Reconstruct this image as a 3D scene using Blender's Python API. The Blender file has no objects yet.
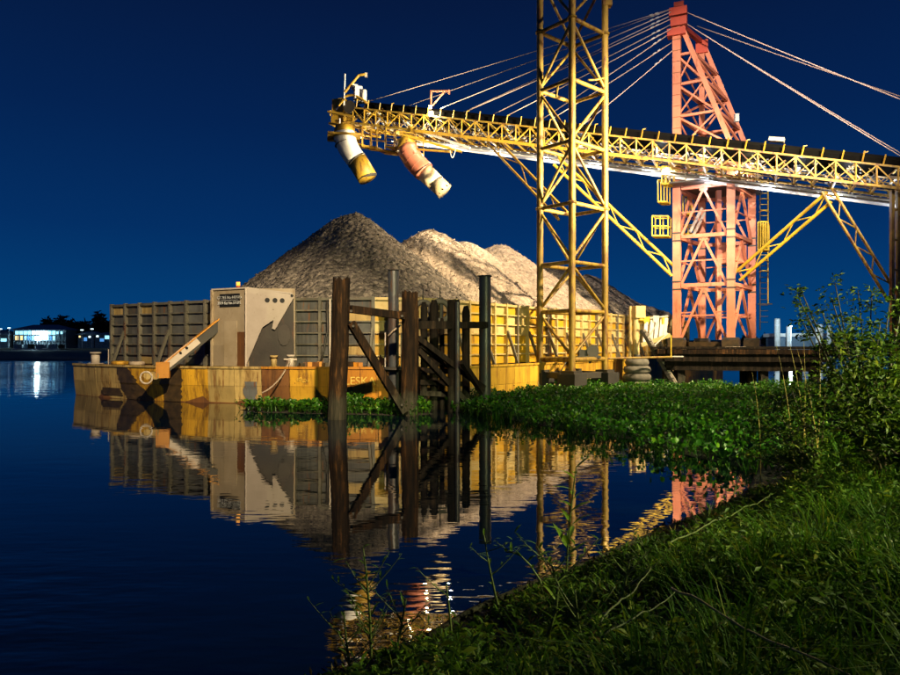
import bpy, math, random
import numpy as np
from mathutils import Vector, Matrix, Quaternion
random.seed(7); rng = np.random.default_rng(7)
V = Vector
scene = bpy.context.scene
COL = scene.collection

# ------------------------------------------------------------------ camera
F, CH, HY = 676.0, 2.6, 345.0           # focal length in photo pixels, eye height above the water, horizon row
cam = bpy.data.cameras.new('camera'); cam.sensor_width = 36; cam.lens = 36*F/900
cam.shift_y = (HY-337.5)/900; cam.clip_end = 6000; cam.clip_start = .1
co = bpy.data.objects.new('camera', cam); COL.objects.link(co)
co.location = (0, 0, CH); co.rotation_euler = (math.pi/2, 0, 0); scene.camera = co
def P(px, py, d):                        # pixel + distance -> point
    return V(((px-450)/F*d, d, CH+(HY-py)/F*d))
# ------------------------------------------------------------------ night sky
w = bpy.data.worlds.new('World'); scene.world = w; w.use_nodes = True
nt = w.node_tree; nt.nodes.clear()
out = nt.nodes.new('ShaderNodeOutputWorld'); bg = nt.nodes.new('ShaderNodeBackground')
tc = nt.nodes.new('ShaderNodeTexCoord'); sp = nt.nodes.new('ShaderNodeSeparateXYZ'); rp = nt.nodes.new('ShaderNodeValToRGB')
nt.links.new(tc.outputs['Generated'], sp.inputs[0]); nt.links.new(sp.outputs['Z'], rp.inputs[0])
nt.links.new(rp.outputs[0], bg.inputs[0]); nt.links.new(bg.outputs[0], out.inputs[0])
els = rp.color_ramp.elements
SKY = [(0, (.0008, .060, .205)), (.06, (.0008, .046, .172)), (.16, (.0010, .028, .126)), (.30, (.0012, .0165, .083)), (.45, (.0016, .0098, .050)), (1, (.001, .006, .03))]
els[0].position = 0; els[0].color = (*SKY[0][1], 1); els[1].position = 1; els[1].color = (*SKY[-1][1], 1)
for p_, c_ in SKY[1:-1]:
    e_ = els.new(p_); e_.color = (*c_, 1)
bg.inputs[1].default_value = 1.0
# ------------------------------------------------------------------ exposure and render
vs = scene.view_settings; vs.view_transform = 'Standard'; vs.look = 'None'; vs.exposure = 0; vs.gamma = 1; vs.use_curve_mapping = False
scene.render.engine = 'CYCLES'; cy = scene.cycles
cy.use_denoising = True; cy.max_bounces = 6; cy.diffuse_bounces = 2; cy.glossy_bounces = 3; cy.transmission_bounces = 3
cy.sample_clamp_indirect = 4; cy.use_light_tree = True; cy.caustics_reflective = False; cy.caustics_refractive = False

# ------------------------------------------------------------------ materials
class NT:
    def __init__(s, name):
        s.m = bpy.data.materials.new(name); s.m.use_nodes = True
        s.t = s.m.node_tree; s.b = s.t.nodes['Principled BSDF']
    def n(s, typ, **kw):
        x = s.t.nodes.new(typ)
        for k, v in kw.items(): setattr(x, k, v)
        return x
    def l(s, a, b): s.t.links.new(a, b)
    def pos(s, scale=(1, 1, 1)):
        g = s.n('ShaderNodeNewGeometry'); m = s.n('ShaderNodeMapping'); m.inputs['Scale'].default_value = scale
        s.l(g.outputs['Position'], m.inputs['Vector']); return m.outputs[0]
    def noise(s, scale, vec, detail=5, rough=.6):
        x = s.n('ShaderNodeTexNoise'); x.inputs['Scale'].default_value = scale; x.inputs['Detail'].default_value = detail
        x.inputs['Roughness'].default_value = rough; s.l(vec, x.inputs['Vector']); return x.outputs['Fac']
    def ramp(s, fac, stops):
        r = s.n('ShaderNodeValToRGB'); e = r.color_ramp.elements
        e[0].position = stops[0][0]; e[0].color = (*stops[0][1], 1); e[1].position = stops[-1][0]; e[1].color = (*stops[-1][1], 1)
        for p, c in stops[1:-1]:
            q = e.new(p); q.color = (*c, 1)
        s.l(fac, r.inputs[0]); return r.outputs[0]
    def mix(s, fac, a, b, mode='MIX'):
        x = s.n('ShaderNodeMix', data_type='RGBA', blend_type=mode)
        for v, i in ((fac, 0), (a, 6), (b, 7)):
            if hasattr(v, 'links'): s.l(v, x.inputs[i])
            else: x.inputs[i].default_value = v if i == 0 else (*v, 1)
        return x.outputs[2]
    def bump(s, h, strength, dist=.02):
        x = s.n('ShaderNodeBump'); x.inputs['Strength'].default_value = strength; x.inputs['Distance'].default_value = dist
        s.l(h, x.inputs['Height']); s.l(x.outputs[0], s.b.inputs['Normal'])
def paint(name, c1, c2=None, rust=.35, rustc=(.10, .035, .012), scale=1.5, rough=.55, metal=0, streak=True, bump=.25, vary=.25):
    k = NT(name); c2 = c2 or tuple(v*.6 for v in c1)
    p = k.pos(); col = k.mix(k.ramp(k.noise(scale, p), [(.35, (0,0,0)), (.65, (1,1,1))]), c1, c2)
    oi = k.n('ShaderNodeObjectInfo')
    mr = k.n('ShaderNodeMapRange'); mr.inputs[3].default_value = 1-vary; mr.inputs[4].default_value = 1+vary*.5
    k.l(oi.outputs['Random'], mr.inputs[0]); cb = k.n('ShaderNodeCombineColor')
    for i in range(3): k.l(mr.outputs[0], cb.inputs[i])
    col = k.mix(1.0, col, cb.outputs[0], 'MULTIPLY')
    if name.startswith('hull') or name == 'grey_wall_paint':
        n4 = k.noise(3.4, k.pos((1, 1, .05)), 6, .65)
        col = k.mix(k.ramp(n4, [(.52, (0,0,0)), (.64, (.65,.65,.65))]), col, tuple(v*.42 for v in c2))
        n5 = k.noise(5.5, k.pos((1, 1, .09)), 4, .6)
        col = k.mix(k.ramp(n5, [(.60, (0,0,0)), (.66, (.8,.8,.8))]), col, (.17, .065, .015))
    if rust > 0:
        n1 = k.noise(scale*2.2, k.pos((1, 1, .22) if streak else (1, 1, 1)), 8, .7)
        a = .72-rust*.45
        col = k.mix(k.ramp(n1, [(a, (0,0,0)), (a+.12, (1,1,1))]), col, rustc)
        n2 = k.noise(scale*9, p, 3)
        col = k.mix(k.ramp(n2, [(.66, (0,0,0)), (.74, (.75,.75,.75))]), col, tuple(v*.4 for v in rustc))
    k.l(col, k.b.inputs['Base Color']); k.b.inputs['Roughness'].default_value = rough; k.b.inputs['Metallic'].default_value = metal
    if bump: k.bump(k.noise(scale*7, p), bump)
    return k.m
def emit(name, c, s):
    k = NT(name); k.b.inputs['Base Color'].default_value = (*c, 1)
    k.b.inputs['Emission Color'].default_value = (*c, 1); k.b.inputs['Emission Strength'].default_value = s; return k.m
def leafmat(name, dark, light, tip=None, rough=.42, trans=.25, spec=.5):
    k = NT(name); g = k.n('ShaderNodeNewGeometry')
    stops = [(0, dark), (.75, light)] + ([(1, tip)] if tip else [(1, tuple(v*1.25 for v in light))])
    col = k.ramp(g.outputs['Random Per Island'], stops)
    n = k.noise(1.1, k.pos(), 4); col = k.mix(1.0, col, k.ramp(n, [(.3, (.45,.5,.5)), (.5, (1,1,1)), (.72, (1.6,1.25,.9))]), 'MULTIPLY')
    k.l(col, k.b.inputs['Base Color']); k.b.inputs['Roughness'].default_value = rough
    k.b.inputs['Specular IOR Level'].default_value = spec
    tr = k.n('ShaderNodeBsdfTranslucent'); k.l(col, tr.inputs[0]); mx = k.n('ShaderNodeMixShader'); mx.inputs[0].default_value = trans
    k.l(k.b.outputs[0], mx.inputs[1]); k.l(tr.outputs[0], mx.inputs[2]); k.l(mx.outputs[0], k.t.nodes['Material Output'].inputs[0])
    return k.m
M = {}
M['yellow'] = paint('yellow_paint', (.48, .29, .022), (.33, .19, .018), .40, scale=1.3)
M['tower_yellow'] = paint('tower_yellow_paint', (.34, .215, .022), (.20, .13, .018), .5, scale=1.6)
M['pink'] = paint('faded_red_paint', (.62, .225, .135), (.50, .16, .09), .34, (.22, .06, .025), scale=.9, vary=.12)
M['red'] = paint('red_paint', (.55, .07, .035), (.42, .05, .03), .15, scale=1.2)
M['wall_cream'] = paint('cream_wall_paint', (.64, .50, .24), (.54, .38, .12), .30, (.30, .15, .03), scale=.9)
M['wall_yellow'] = paint('yellow_wall_paint', (.62, .36, .012), (.52, .28, .012), .34, (.22, .09, .015), scale=.9)
M['wall_grey'] = paint('grey_wall_paint', (.115, .115, .108), (.07, .071, .068), .30, (.12, .085, .04), scale=1.1)
M['wall_rib'] = paint('weathered_rib_paint', (.17, .155, .115), (.10, .093, .072), .35, scale=1.4)
M['hull_yellow'] = paint('hull_yellow', (.68, .38, .025), (.54, .28, .02), .42, (.13, .05, .012), scale=.8, bump=.4)
M['hull_orange'] = paint('hull_orange', (.68, .29, .018), (.54, .21, .015), .36, (.11, .04, .015), scale=.8, bump=.4)
M['hull_grey'] = paint('hull_grey', (.54, .38, .14), (.38, .27, .10), .40, (.20, .11, .03), scale=.9, bump=.4)
M['hull_brown'] = paint('hull_brown', (.20, .085, .024), (.13, .052, .018), .35, scale=1.0, bump=.4)
M['hull_slate'] = paint('hull_slate', (.13, .14, .14), (.10, .105, .105), .2, scale=1.0)
M['hull_side'] = paint('hull_side_yellow', (.60, .36, .03), (.50, .28, .025), .36, (.24, .10, .02), scale=.7, bump=.35)
M['dark_brown'] = paint('dark_brown_paint', (.030, .020, .010), (.075, .045, .018), .2, scale=3, rough=.5)
M['house'] = paint('winch_house_paint', (.40, .32, .22), (.31, .24, .15), .3, (.16, .09, .04), scale=1.0)
M['side_shade'] = paint('side_shade_tone', (.050, .040, .030), (.032, .026, .02), .3, scale=1.2)  # near-black colour imitating shade on the winch house side
M['plate'] = paint('pale_plate_paint', (.55, .47, .40), (.45, .38, .31), .12, (.2, .1, .04), scale=1.0)
M['dark'] = paint('dark_steel', (.028, .026, .023), (.05, .042, .032), .25, (.05, .022, .01), scale=1.5)
M['cover'] = paint('black_belt_cover', (.0025, .0025, .0025), (.004, .004, .004), 0, scale=1.5, rough=1)
M['cover'].node_tree.nodes['Principled BSDF'].inputs['Specular IOR Level'].default_value = .05
M['galv'] = paint('galvanised', (.62, .62, .64), (.5, .5, .52), .12, scale=1.6, rough=.5)
M['steel'] = paint('cable_steel', (.62, .46, .42), (.52, .40, .36), .1, scale=1.5, rough=.45, bump=0)
M['white'] = paint('white_paint', (.72, .70, .66), (.62, .58, .52), .18, scale=1.2)
M['pipepink'] = paint('salmon_pipe', (.58, .20, .12), (.46, .145, .085), .26, scale=1.1, rough=.4)
M['cream'] = paint('cream_pipe', (.66, .52, .34), (.58, .42, .22), .25, (.4, .18, .03), scale=1.2, rough=.4)
M['railyel'] = paint('rail_yellow', (.66, .46, .03), (.55, .36, .02), .12, scale=1.5)
M['conc'] = paint('dark_concrete', (.03, .027, .024), (.018, .016, .014), .1, (.03, .03, .02), scale=1.2, rough=.9)
M['pipe'] = paint('dark_pipe', (.045, .05, .055), (.03, .03, .03), .45, (.07, .035, .018), scale=2, rough=.4)
M['rope'] = paint('rope', (.5, .4, .3), (.4, .3, .22), 0, scale=5, rough=.9)
M['rubber'] = paint('rubber', (.012, .012, .012), (.022, .02, .02), 0, scale=3, rough=.8)
M['rubber_dusty'] = paint('dusty_rubber', (.16, .145, .12), (.08, .075, .065), 0, scale=3, rough=.9)
M['letter'] = paint('letter_yellow', (.80, .58, .10), (.7, .48, .08), 0, scale=3, bump=0, vary=0)
M['signwhite'] = paint('sign_white', (.8, .8, .8), None, 0, bump=0)
M['signblack'] = paint('sign_black', (.012, .012, .012), None, 0, bump=0)
M['hole'] = paint('hole_black', (.004, .004, .004), None, 0, bump=0)
M['lampwarm'] = emit('lamp_warm', (1, .78, .42), 14)
M['lampcool'] = emit('lamp_cool', (.85, .92, 1), 9)
M['lamptube'] = emit('lamp_tube', (1, .85, .55), 7)
M['beacon'] = emit('beacon_orange', (1, .42, .06), 1.2)
def woodmat(name, c1, c2, c3):
    k = NT(name); p = k.pos((1, 1, .10))
    n = k.noise(7, p, 8, .7); col = k.ramp(n, [(.36, c1), (.53, c2), (.70, c3)])
    n3 = k.noise(2.2, k.pos((1, 1, .35)), 4); col = k.mix(k.ramp(n3, [(.45, (0,0,0)), (.6, (.8,.8,.8))]), col, c1)
    g = k.n('ShaderNodeNewGeometry'); sx = k.n('ShaderNodeSeparateXYZ'); k.l(g.outputs['Position'], sx.inputs[0])   # silt and algae up to the tide line
    ad = k.n('ShaderNodeMath', operation='ADD'); k.l(sx.outputs['Z'], ad.inputs[0]); k.l(k.noise(4, k.pos(), 4), ad.inputs[1])
    mr_ = k.n('ShaderNodeMapRange'); k.l(ad.outputs[0], mr_.inputs[0])
    for q, v_ in enumerate((1.15, 1.5, .75, 0)): mr_.inputs[q+1].default_value = v_
    col = k.mix(mr_.outputs[0], col, k.ramp(n, [(.35, (.012, .013, .008)), (.65, (.06, .058, .042))]))
    k.l(col, k.b.inputs['Base Color']); k.b.inputs['Roughness'].default_value = .85; k.b.inputs['Specular IOR Level'].default_value = .12; k.bump(n, 1.0, .06); return k.m
M['wood'] = woodmat('weathered_timber', (.006, .004, .003), (.022, .012, .006), (.15, .068, .022))
M['wooddark'] = woodmat('dark_timber', (.006, .005, .004), (.016, .012, .009), (.05, .032, .02))
def gravelmat(name, c1, c2, c3):
    k = NT(name); p = k.pos(); v = k.n('ShaderNodeTexVoronoi'); v.inputs['Scale'].default_value = 3.6; k.l(p, v.inputs['Vector'])
    col = k.ramp(k.noise(6, p, 8, .75), [(.3, c1), (.5, c2), (.7, c3)])
    hs = k.n('ShaderNodeSeparateColor'); k.l(v.outputs['Color'], hs.inputs[0])
    col = k.mix(.75 if 'coarse' in name else .4, col, k.ramp(hs.outputs[0], [(0, (.25,.25,.25)), (1, (1.5,1.45,1.4))]), 'MULTIPLY')
    k.l(col, k.b.inputs['Base Color']); k.b.inputs['Roughness'].default_value = .95
    v2 = k.n('ShaderNodeTexVoronoi'); v2.inputs['Scale'].default_value = 12; k.l(p, v2.inputs['Vector'])
    b1 = k.n('ShaderNodeBump'); b1.inputs['Strength'].default_value = .8; b1.inputs['Distance'].default_value = .30 if 'coarse' in name else .12; b1.invert = True
    b2 = k.n('ShaderNodeBump'); b2.inputs['Strength'].default_value = .6; b2.inputs['Distance'].default_value = .06; b2.invert = True
    k.l(v.outputs['Distance'], b1.inputs['Height']); k.l(v2.outputs['Distance'], b2.inputs['Height'])
    k.l(b1.outputs[0], b2.inputs['Normal']); k.l(b2.outputs[0], k.b.inputs['Normal']); return k.m
M['gravel'] = gravelmat('gravel_coarse', (.08, .068, .058), (.20, .172, .148), (.36, .31, .27))
M['gravel2'] = gravelmat('gravel_pale', (.28, .22, .175), (.42, .335, .27), (.53, .43, .35))
def soilmat():
    k = NT('dark_soil'); p = k.pos(); n = k.noise(3, p, 8, .7)
    k.l(k.ramp(n, [(.3, (.008, .007, .005)), (.6, (.026, .021, .013)), (.8, (.05, .04, .024))]), k.b.inputs['Base Color'])
    k.b.inputs['Roughness'].default_value = .85; k.bump(k.noise(9, p, 8, .7), 1.0, .08); return k.m
M['soil'] = soilmat()
def watermat():
    k = NT('river_water'); b = k.b
    b.inputs['Base Color'].default_value = (.0012, .004, .010, 1); b.inputs['Roughness'].default_value = .015
    b.inputs['IOR'].default_value = 1.85
    g = k.n('ShaderNodeNewGeometry'); s = k.n('ShaderNodeSeparateXYZ'); k.l(g.outputs['Position'], s.inputs[0])
    def mr(sock, a, bb, lo, hi):
        m = k.n('ShaderNodeMapRange', interpolation_type='SMOOTHSTEP'); k.l(sock, m.inputs[0])
        for i, v in enumerate((a, bb, lo, hi)): m.inputs[i+1].default_value = v
        return m.outputs[0]
    def mth(op, a, bb):
        m = k.n('ShaderNodeMath', operation=op)
        for i, v in enumerate((a, bb)):
            if hasattr(v, 'links'): k.l(v, m.inputs[i])
            else: m.inputs[i].default_value = v
        return m.outputs[0]
    open_y = mr(s.outputs['Y'], 27, 60, 0, 1); open_x = mr(s.outputs['X'], -17, -26, 0, 1)
    far = mr(s.outputs['Y'], 55, 90, 0, 1)
    opn = mth('MAXIMUM', mth('MULTIPLY', open_y, open_x), far)     # wind reaches the open river; the basin beside the barge is sheltered
    h1 = k.noise(1.1, k.pos((.55, 1.3, 1)), 3, .55); h2 = k.noise(4.2, k.pos((.45, 1.4, 1)), 2, .5)
    patch = mr(k.noise(.12, k.pos((1, .5, 1)), 3), .42, .62, .35, 1.15)
    near_ = mr(s.outputs['Y'], 10.0, 6.0, 0, .026)
    amp = mth('MULTIPLY', mth('ADD', mth('ADD', .0075, near_), mth('MULTIPLY', opn, .085)), patch)
    hh = mth('ADD', mth('MULTIPLY', h1, 1.0), mth('MULTIPLY', h2, .22))
    bp = k.n('ShaderNodeBump'); bp.inputs['Strength'].default_value = 1
    k.l(amp, bp.inputs['Distance']); k.l(hh, bp.inputs['Height']); k.l(bp.outputs[0], b.inputs['Normal'])
    return k.m
M['water'] = watermat()
M['hyacinth'] = leafmat('hyacinth_leaf', (.010, .050, .004), (.040, .150, .008), (.11, .22, .015), rough=.38, trans=.2, spec=.35)
M['grass'] = leafmat('grass_blade', (.018, .075, .003), (.065, .155, .006), (.16, .20, .012), rough=.6, spec=.12, trans=.35)
M['weed'] = leafmat('weed_leaf', (.025, .075, .005), (.085, .160, .008), (.17, .20, .015), rough=.55, spec=.2, trans=.3)
M['weed_lit'] = leafmat('weed_leaf_lit', (.06, .15, .012), (.15, .26, .02), (.24, .30, .04), rough=.5, spec=.25, trans=.35)  # lighter copy of the weed leaf, lamp light put into its colour
M['shrub'] = leafmat('shrub_leaf', (.016, .046, .004), (.062, .115, .007), (.15, .18, .015), rough=.5, spec=.2, trans=.3)
M['straw'] = leafmat('straw_leaf', (.10, .07, .02), (.22, .16, .05), rough=.8, spec=.1)
M['litter'] = leafmat('litter_leaf', (.02, .014, .008), (.07, .05, .022), (.16, .11, .04), rough=.8, spec=.1, trans=.05)
M['farleaf'] = leafmat('far_leaf', (.010, .022, .016), (.02, .04, .028))
M['driftplant'] = paint('drift_plants', (.012, .03, .022), (.008, .02, .016), 0, scale=.6, rough=.8)
M['stem'] = paint('green_stem', (.10, .13, .025), (.07, .09, .02), 0, scale=6, bump=0)
M['drystem'] = paint('dry_stem', (.42, .30, .08), (.30, .20, .05), 0, scale=6, bump=0)
M['bark'] = paint('bark', (.05, .032, .018), (.03, .02, .012), 0, scale=6)

# ------------------------------------------------------------------ mesh helpers
def mesh_np(name, verts, faces, smooth=False):
    verts = np.asarray(verts, np.float32); faces = np.asarray(faces, np.int32)
    me = bpy.data.meshes.new(name); nf, k = faces.shape
    me.vertices.add(len(verts)); me.vertices.foreach_set('co', verts.ravel())
    me.loops.add(nf*k); me.loops.foreach_set('vertex_index', faces.ravel())
    me.polygons.add(nf); me.polygons.foreach_set('loop_start', np.arange(0, nf*k, k, dtype=np.int32))
    try: me.polygons.foreach_set('loop_total', np.full(nf, k, np.int32))
    except Exception: pass
    me.update(calc_edges=True); me.validate()
    if smooth: me.polygons.foreach_set('use_smooth', np.ones(len(me.polygons), bool))
    return me
def poly_mesh(name, verts, faces, smooth=False):
    me = bpy.data.meshes.new(name); me.from_pydata([tuple(v) for v in verts], [], faces); me.update()
    if smooth: me.polygons.foreach_set('use_smooth', [True]*len(me.polygons))
    return me
def place(name, me, mat, parent=None, matrix=None):
    if mat is not None and not me.materials: me.materials.append(M[mat] if isinstance(mat, str) else mat)
    o = bpy.data.objects.new(name, me); COL.objects.link(o)
    if matrix is not None: o.matrix_world = matrix
    if parent is not None:
        o.parent = parent; o.matrix_parent_inverse = Matrix.Translation(parent['_loc']).inverted()
    return o
def tag(o, label, cat, group=None, kind=None):
    o['label'] = label; o['category'] = cat
    if group: o['group'] = group
    if kind: o['kind'] = kind
    return o
ROOTS = []
def thing(name, loc, label, cat, group=None):
    o = bpy.data.objects.new(name, None); COL.objects.link(o); o.location = loc; o.empty_display_size = .2
    o['_loc'] = list(loc); ROOTS.append(o); return tag(o, label, cat, group)
def sub(o):                                   # let a mesh child (placed by matrix) carry sub-parts in world coordinates
    return o
def child(name, me, mat, part, matrix=None):  # sub-part: stays put in world space under a part
    if mat is not None and not me.materials: me.materials.append(M[mat] if isinstance(mat, str) else mat)
    o = bpy.data.objects.new(name, me); COL.objects.link(o)
    mw = part.matrix_basis.copy()
    root = part.parent
    if root is not None: mw = Matrix.Translation(root['_loc']) @ part.matrix_parent_inverse @ mw
    o.parent = part; o.matrix_parent_inverse = mw.inverted()
    if matrix is not None: o.matrix_basis = matrix
    return o
_shared = {}
def unit_box(mat):
    if ('b', mat) not in _shared:
        b = .5; v = [(-b,-b,-b),(b,-b,-b),(b,b,-b),(-b,b,-b),(-b,-b,b),(b,-b,b),(b,b,b),(-b,b,b)]
        me = poly_mesh('box_'+mat, v, [(3,2,1,0),(4,5,6,7),(0,1,5,4),(1,2,6,5),(2,3,7,6),(3,0,4,7)]); me.materials.append(M[mat]); _shared[('b', mat)] = me
    return _shared[('b', mat)]
def unit_cyl(mat, n=10):
    key = ('c', mat, n)
    if key not in _shared:
        v = [(.5*math.cos(2*math.pi*i/n), .5*math.sin(2*math.pi*i/n), z) for z in (-.5, .5) for i in range(n)]
        f = [(i, (i+1) % n, n+(i+1) % n, n+i) for i in range(n)] + [tuple(range(n))[::-1], tuple(range(n, 2*n))]
        me = poly_mesh('cyl_'+mat, v, f); me.materials.append(M[mat])
        me.polygons.foreach_set('use_smooth', [True]*n+[False, False]); _shared[key] = me
    return _shared[key]
def frame(z, up=V((0, 0, 1))):
    z = z.normalized(); x = up.cross(z)
    if x.length < 1e-4: x = V((1, 0, 0))
    x.normalize(); y = z.cross(x); return Matrix((x, y, z)).transposed()
def seg_matrix(p, q, wx, wy, up=V((0, 0, 1))):
    p, q = V(p), V(q); d = q-p
    return Matrix.Translation((p+q)/2) @ frame(d, up).to_4x4() @ Matrix.Diagonal((wx, wy, d.length, 1))
def beam(name, p, q, wx, wy, mat, parent, up=V((0, 0, 1)), under=None):
    m = seg_matrix(p, q, wx, wy, up)
    return child(name, unit_box(mat), None, under, m) if under else place(name, unit_box(mat), None, parent, m)
def tube(name, p, q, dia, mat, parent, under=None, n=10):
    m = seg_matrix(p, q, dia, dia)
    return child(name, unit_cyl(mat, n), None, under, m) if under else place(name, unit_cyl(mat, n), None, parent, m)
def bbox(name, c, size, mat, parent, rz=0, under=None):
    m = Matrix.Translation(c) @ Matrix.Rotation(rz, 4, 'Z') @ Matrix.Diagonal((*size, 1))
    return child(name, unit_box(mat), None, under, m) if under else place(name, unit_box(mat), None, parent, m)
def sweep_mesh(name, pts, rad, n=10, cap=True, jitter=0, twist=0):
    pts = [V(p) for p in pts]; vs_, fs = [], []
    if not hasattr(rad, '__len__'): rad = [rad]*len(pts)
    up = V((0, 0, 1)) if abs((pts[-1]-pts[0]).normalized().z) < .9 else V((0, 1, 0))
    for i, p in enumerate(pts):
        d = (pts[min(i+1, len(pts)-1)]-pts[max(i-1, 0)]); R = frame(d, up)
        for j in range(n):
            a = 2*math.pi*j/n+twist*i; r = rad[i]*(1+random.uniform(-jitter, jitter))
            vs_.append(p+R @ V((math.cos(a)*r, math.sin(a)*r, 0)))
    for i in range(len(pts)-1):
        for j in range(n):
            fs.append((i*n+j, i*n+(j+1) % n, (i+1)*n+(j+1) % n, (i+1)*n+j))
    if cap: fs += [tuple(range(n))[::-1], tuple((len(pts)-1)*n+j for j in range(n))]
    return poly_mesh(name, vs_, fs, True)
def sweep(name, pts, rad, mat, parent=None, under=None, **k):
    me = sweep_mesh(name, pts, rad, **k)
    return child(name, me, mat, under) if under else place(name, me, mat, parent)
def arc_pts(p0, p1, p2, n=10):
    p0, p1, p2 = V(p0), V(p1), V(p2)
    return [(1-t)**2*p0+2*t*(1-t)*p1+t*t*p2 for t in (i/n for i in range(n+1))]
def torus_mesh(name, R, r, n=20, m=8):
    v = []; f = []
    for i in range(n):
        a = 2*math.pi*i/n
        for j in range(m):
            b = 2*math.pi*j/m; v.append(((R+r*math.cos(b))*math.cos(a), (R+r*math.cos(b))*math.sin(a), r*math.sin(b)))
    for i in range(n):
        for j in range(m): f.append((i*m+j, ((i+1) % n)*m+j, ((i+1) % n)*m+(j+1) % m, i*m+(j+1) % m))
    return poly_mesh(name, v, f, True)
def text_mesh(txt, size, depth=.004):
    c = bpy.data.curves.new('lettering', 'FONT'); c.body = txt; c.size = size; c.extrude = depth; c.align_x = 'CENTER'; c.align_y = 'CENTER'
    o = bpy.data.objects.new('lettering_source', c); COL.objects.link(o)
    dg = bpy.context.evaluated_depsgraph_get(); dg.update()
    me = bpy.data.meshes.new_from_object(o.evaluated_get(dg)); bpy.data.objects.remove(o); me.materials.clear(); return me
def extrude_poly(name, pts, n, thick):
    """flat outline pts (world) pushed along n by thick"""
    k = len(pts); v = [V(p) for p in pts]+[V(p)+V(n)*thick for p in pts]
    f = [tuple(range(k))[::-1], tuple(range(k, 2*k))]+[(i, (i+1) % k, k+(i+1) % k, k+i) for i in range(k)]
    return poly_mesh(name, v, f)
def lattice(name_rail, p, q, wvec, n, rail, brace, mat, parent, bmat=None):
    p, q, wv = V(p), V(q), V(wvec)
    tube(name_rail, p+wv/2, q+wv/2, rail, mat, parent); tube(name_rail, p-wv/2, q-wv/2, rail, mat, parent)
    for i in range(n):
        a = p.lerp(q, i/n); b = p.lerp(q, (i+1)/n); s = 1 if i % 2 else -1
        tube('lacing_bar', a+wv/2*s, b-wv/2*s, brace, bmat or mat, parent, n=6)
def lamp(kind, name, loc, power, color, radius=.15, target=None, angle=60, blend=.5):
    l = bpy.data.lights.new(name, kind); l.energy = power; l.color = color; l.shadow_soft_size = radius
    if kind == 'SPOT': l.spot_size = math.radians(angle); l.spot_blend = blend
    o = bpy.data.objects.new(name, l); COL.objects.link(o); o.location = loc
    if target is not None: o.rotation_euler = (V(target)-V(loc)).to_track_quat('-Z', 'Y').to_euler()
    return o

# ------------------------------------------------------------------ terrain and water
SHORE = [(-60, -6), (-20, -1.5), (-8, 2.2), (-3, 3.9), (-.94, 5.37), (-.18, 6.06), (.37, 6.84), (1.0, 7.48), (1.73, 8.17), (2.98, 9.6), (4.0, 10.5), (5.25, 12),
         (5.9, 13.2), (7.5, 16.5), (10.5, 22), (15, 29), (26, 34), (60, 42), (140, 55), (140, -60), (-60, -60)]
SH = np.array(SHORE, float)
def shore_dist(x, y):
    x = np.asarray(x, float); y = np.asarray(y, float); d = np.full(x.shape, 1e9); ins = np.zeros(x.shape, bool)
    n = len(SH)
    for i in range(n):
        ax, ay = SH[i]; bx, by = SH[(i+1) % n]
        dx, dy = bx-ax, by-ay; t = np.clip(((x-ax)*dx+(y-ay)*dy)/(dx*dx+dy*dy), 0, 1)
        d = np.minimum(d, np.hypot(x-ax-t*dx, y-ay-t*dy))
        c = ((ay > y) != (by > y)) & (x < (bx-ax)*(y-ay)/(by-ay+1e-12)+ax); ins ^= c
    return np.where(ins, d, -d)
def vnoise(x, y, s, seed=0):
    x = np.asarray(x, float)*s+seed*17.3; y = np.asarray(y, float)*s+seed*9.1
    xi, yi = np.floor(x), np.floor(y); fx, fy = x-xi, y-yi; fx = fx*fx*(3-2*fx); fy = fy*fy*(3-2*fy)
    def h(a, b): 
        q = np.sin(a*127.1+b*311.7+seed*74.7)*43758.5453; return q-np.floor(q)
    return (h(xi, yi)*(1-fx)+h(xi+1, yi)*fx)*(1-fy)+(h(xi, yi+1)*(1-fx)+h(xi+1, yi+1)*fx)*fy
def bank_z(x, y):
    s = shore_dist(x, y); sp_ = np.maximum(s, 0)
    z = 1.05*(1-np.exp(-(sp_/2.4)**1.6))+.05*(1-np.exp(-sp_/.06))
    t = np.clip((np.asarray(x, float)-4)/9, 0, 1); z = z+.55*t*t*(3-2*t)*(1-np.exp(-sp_/2))
    z = z+(vnoise(x, y, 1.3, 1)-.5)*.16*np.minimum(sp_, 1)+(vnoise(x, y, 4, 2)-.5)*.07*np.minimum(sp_*2, 1)
    return np.where(s > 0, z, -.7*(1-np.exp(s/.5)))
def structure(name, me, mat):
    o = place(name, me, mat); o['kind'] = 'structure'; return o
def grid_mesh(name, xs, ys, zf, smooth=True):
    X, Y = np.meshgrid(xs, ys); Z = zf(X, Y); nx, ny = len(xs), len(ys)
    v = np.stack([X, Y, Z], -1).reshape(-1, 3); i = np.arange(nx*ny).reshape(ny, nx)
    f = np.stack([i[:-1, :-1], i[:-1, 1:], i[1:, 1:], i[1:, :-1]], -1).reshape(-1, 4); return mesh_np(name, v, f, smooth)
xs = np.concatenate([np.linspace(-60, -6, 28)[:-1], np.arange(-6, 12, .12), np.linspace(12, 60, 60), np.linspace(62, 140, 14)])
ys = np.concatenate([np.linspace(-60, 1, 24)[:-1], np.arange(1, 16, .12), np.linspace(16, 60, 60)])
structure('riverbank', grid_mesh('riverbank', xs, ys, bank_z), 'soil')
structure('river', grid_mesh('river', np.linspace(-3000, 3000, 41), np.linspace(-300, 4000, 41), lambda x, y: x*0), 'water')
structure('river_bed', grid_mesh('river_bed', np.linspace(-3000, 3000, 9), np.linspace(-300, 4000, 9), lambda x, y: x*0-4.5), 'soil')
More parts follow.
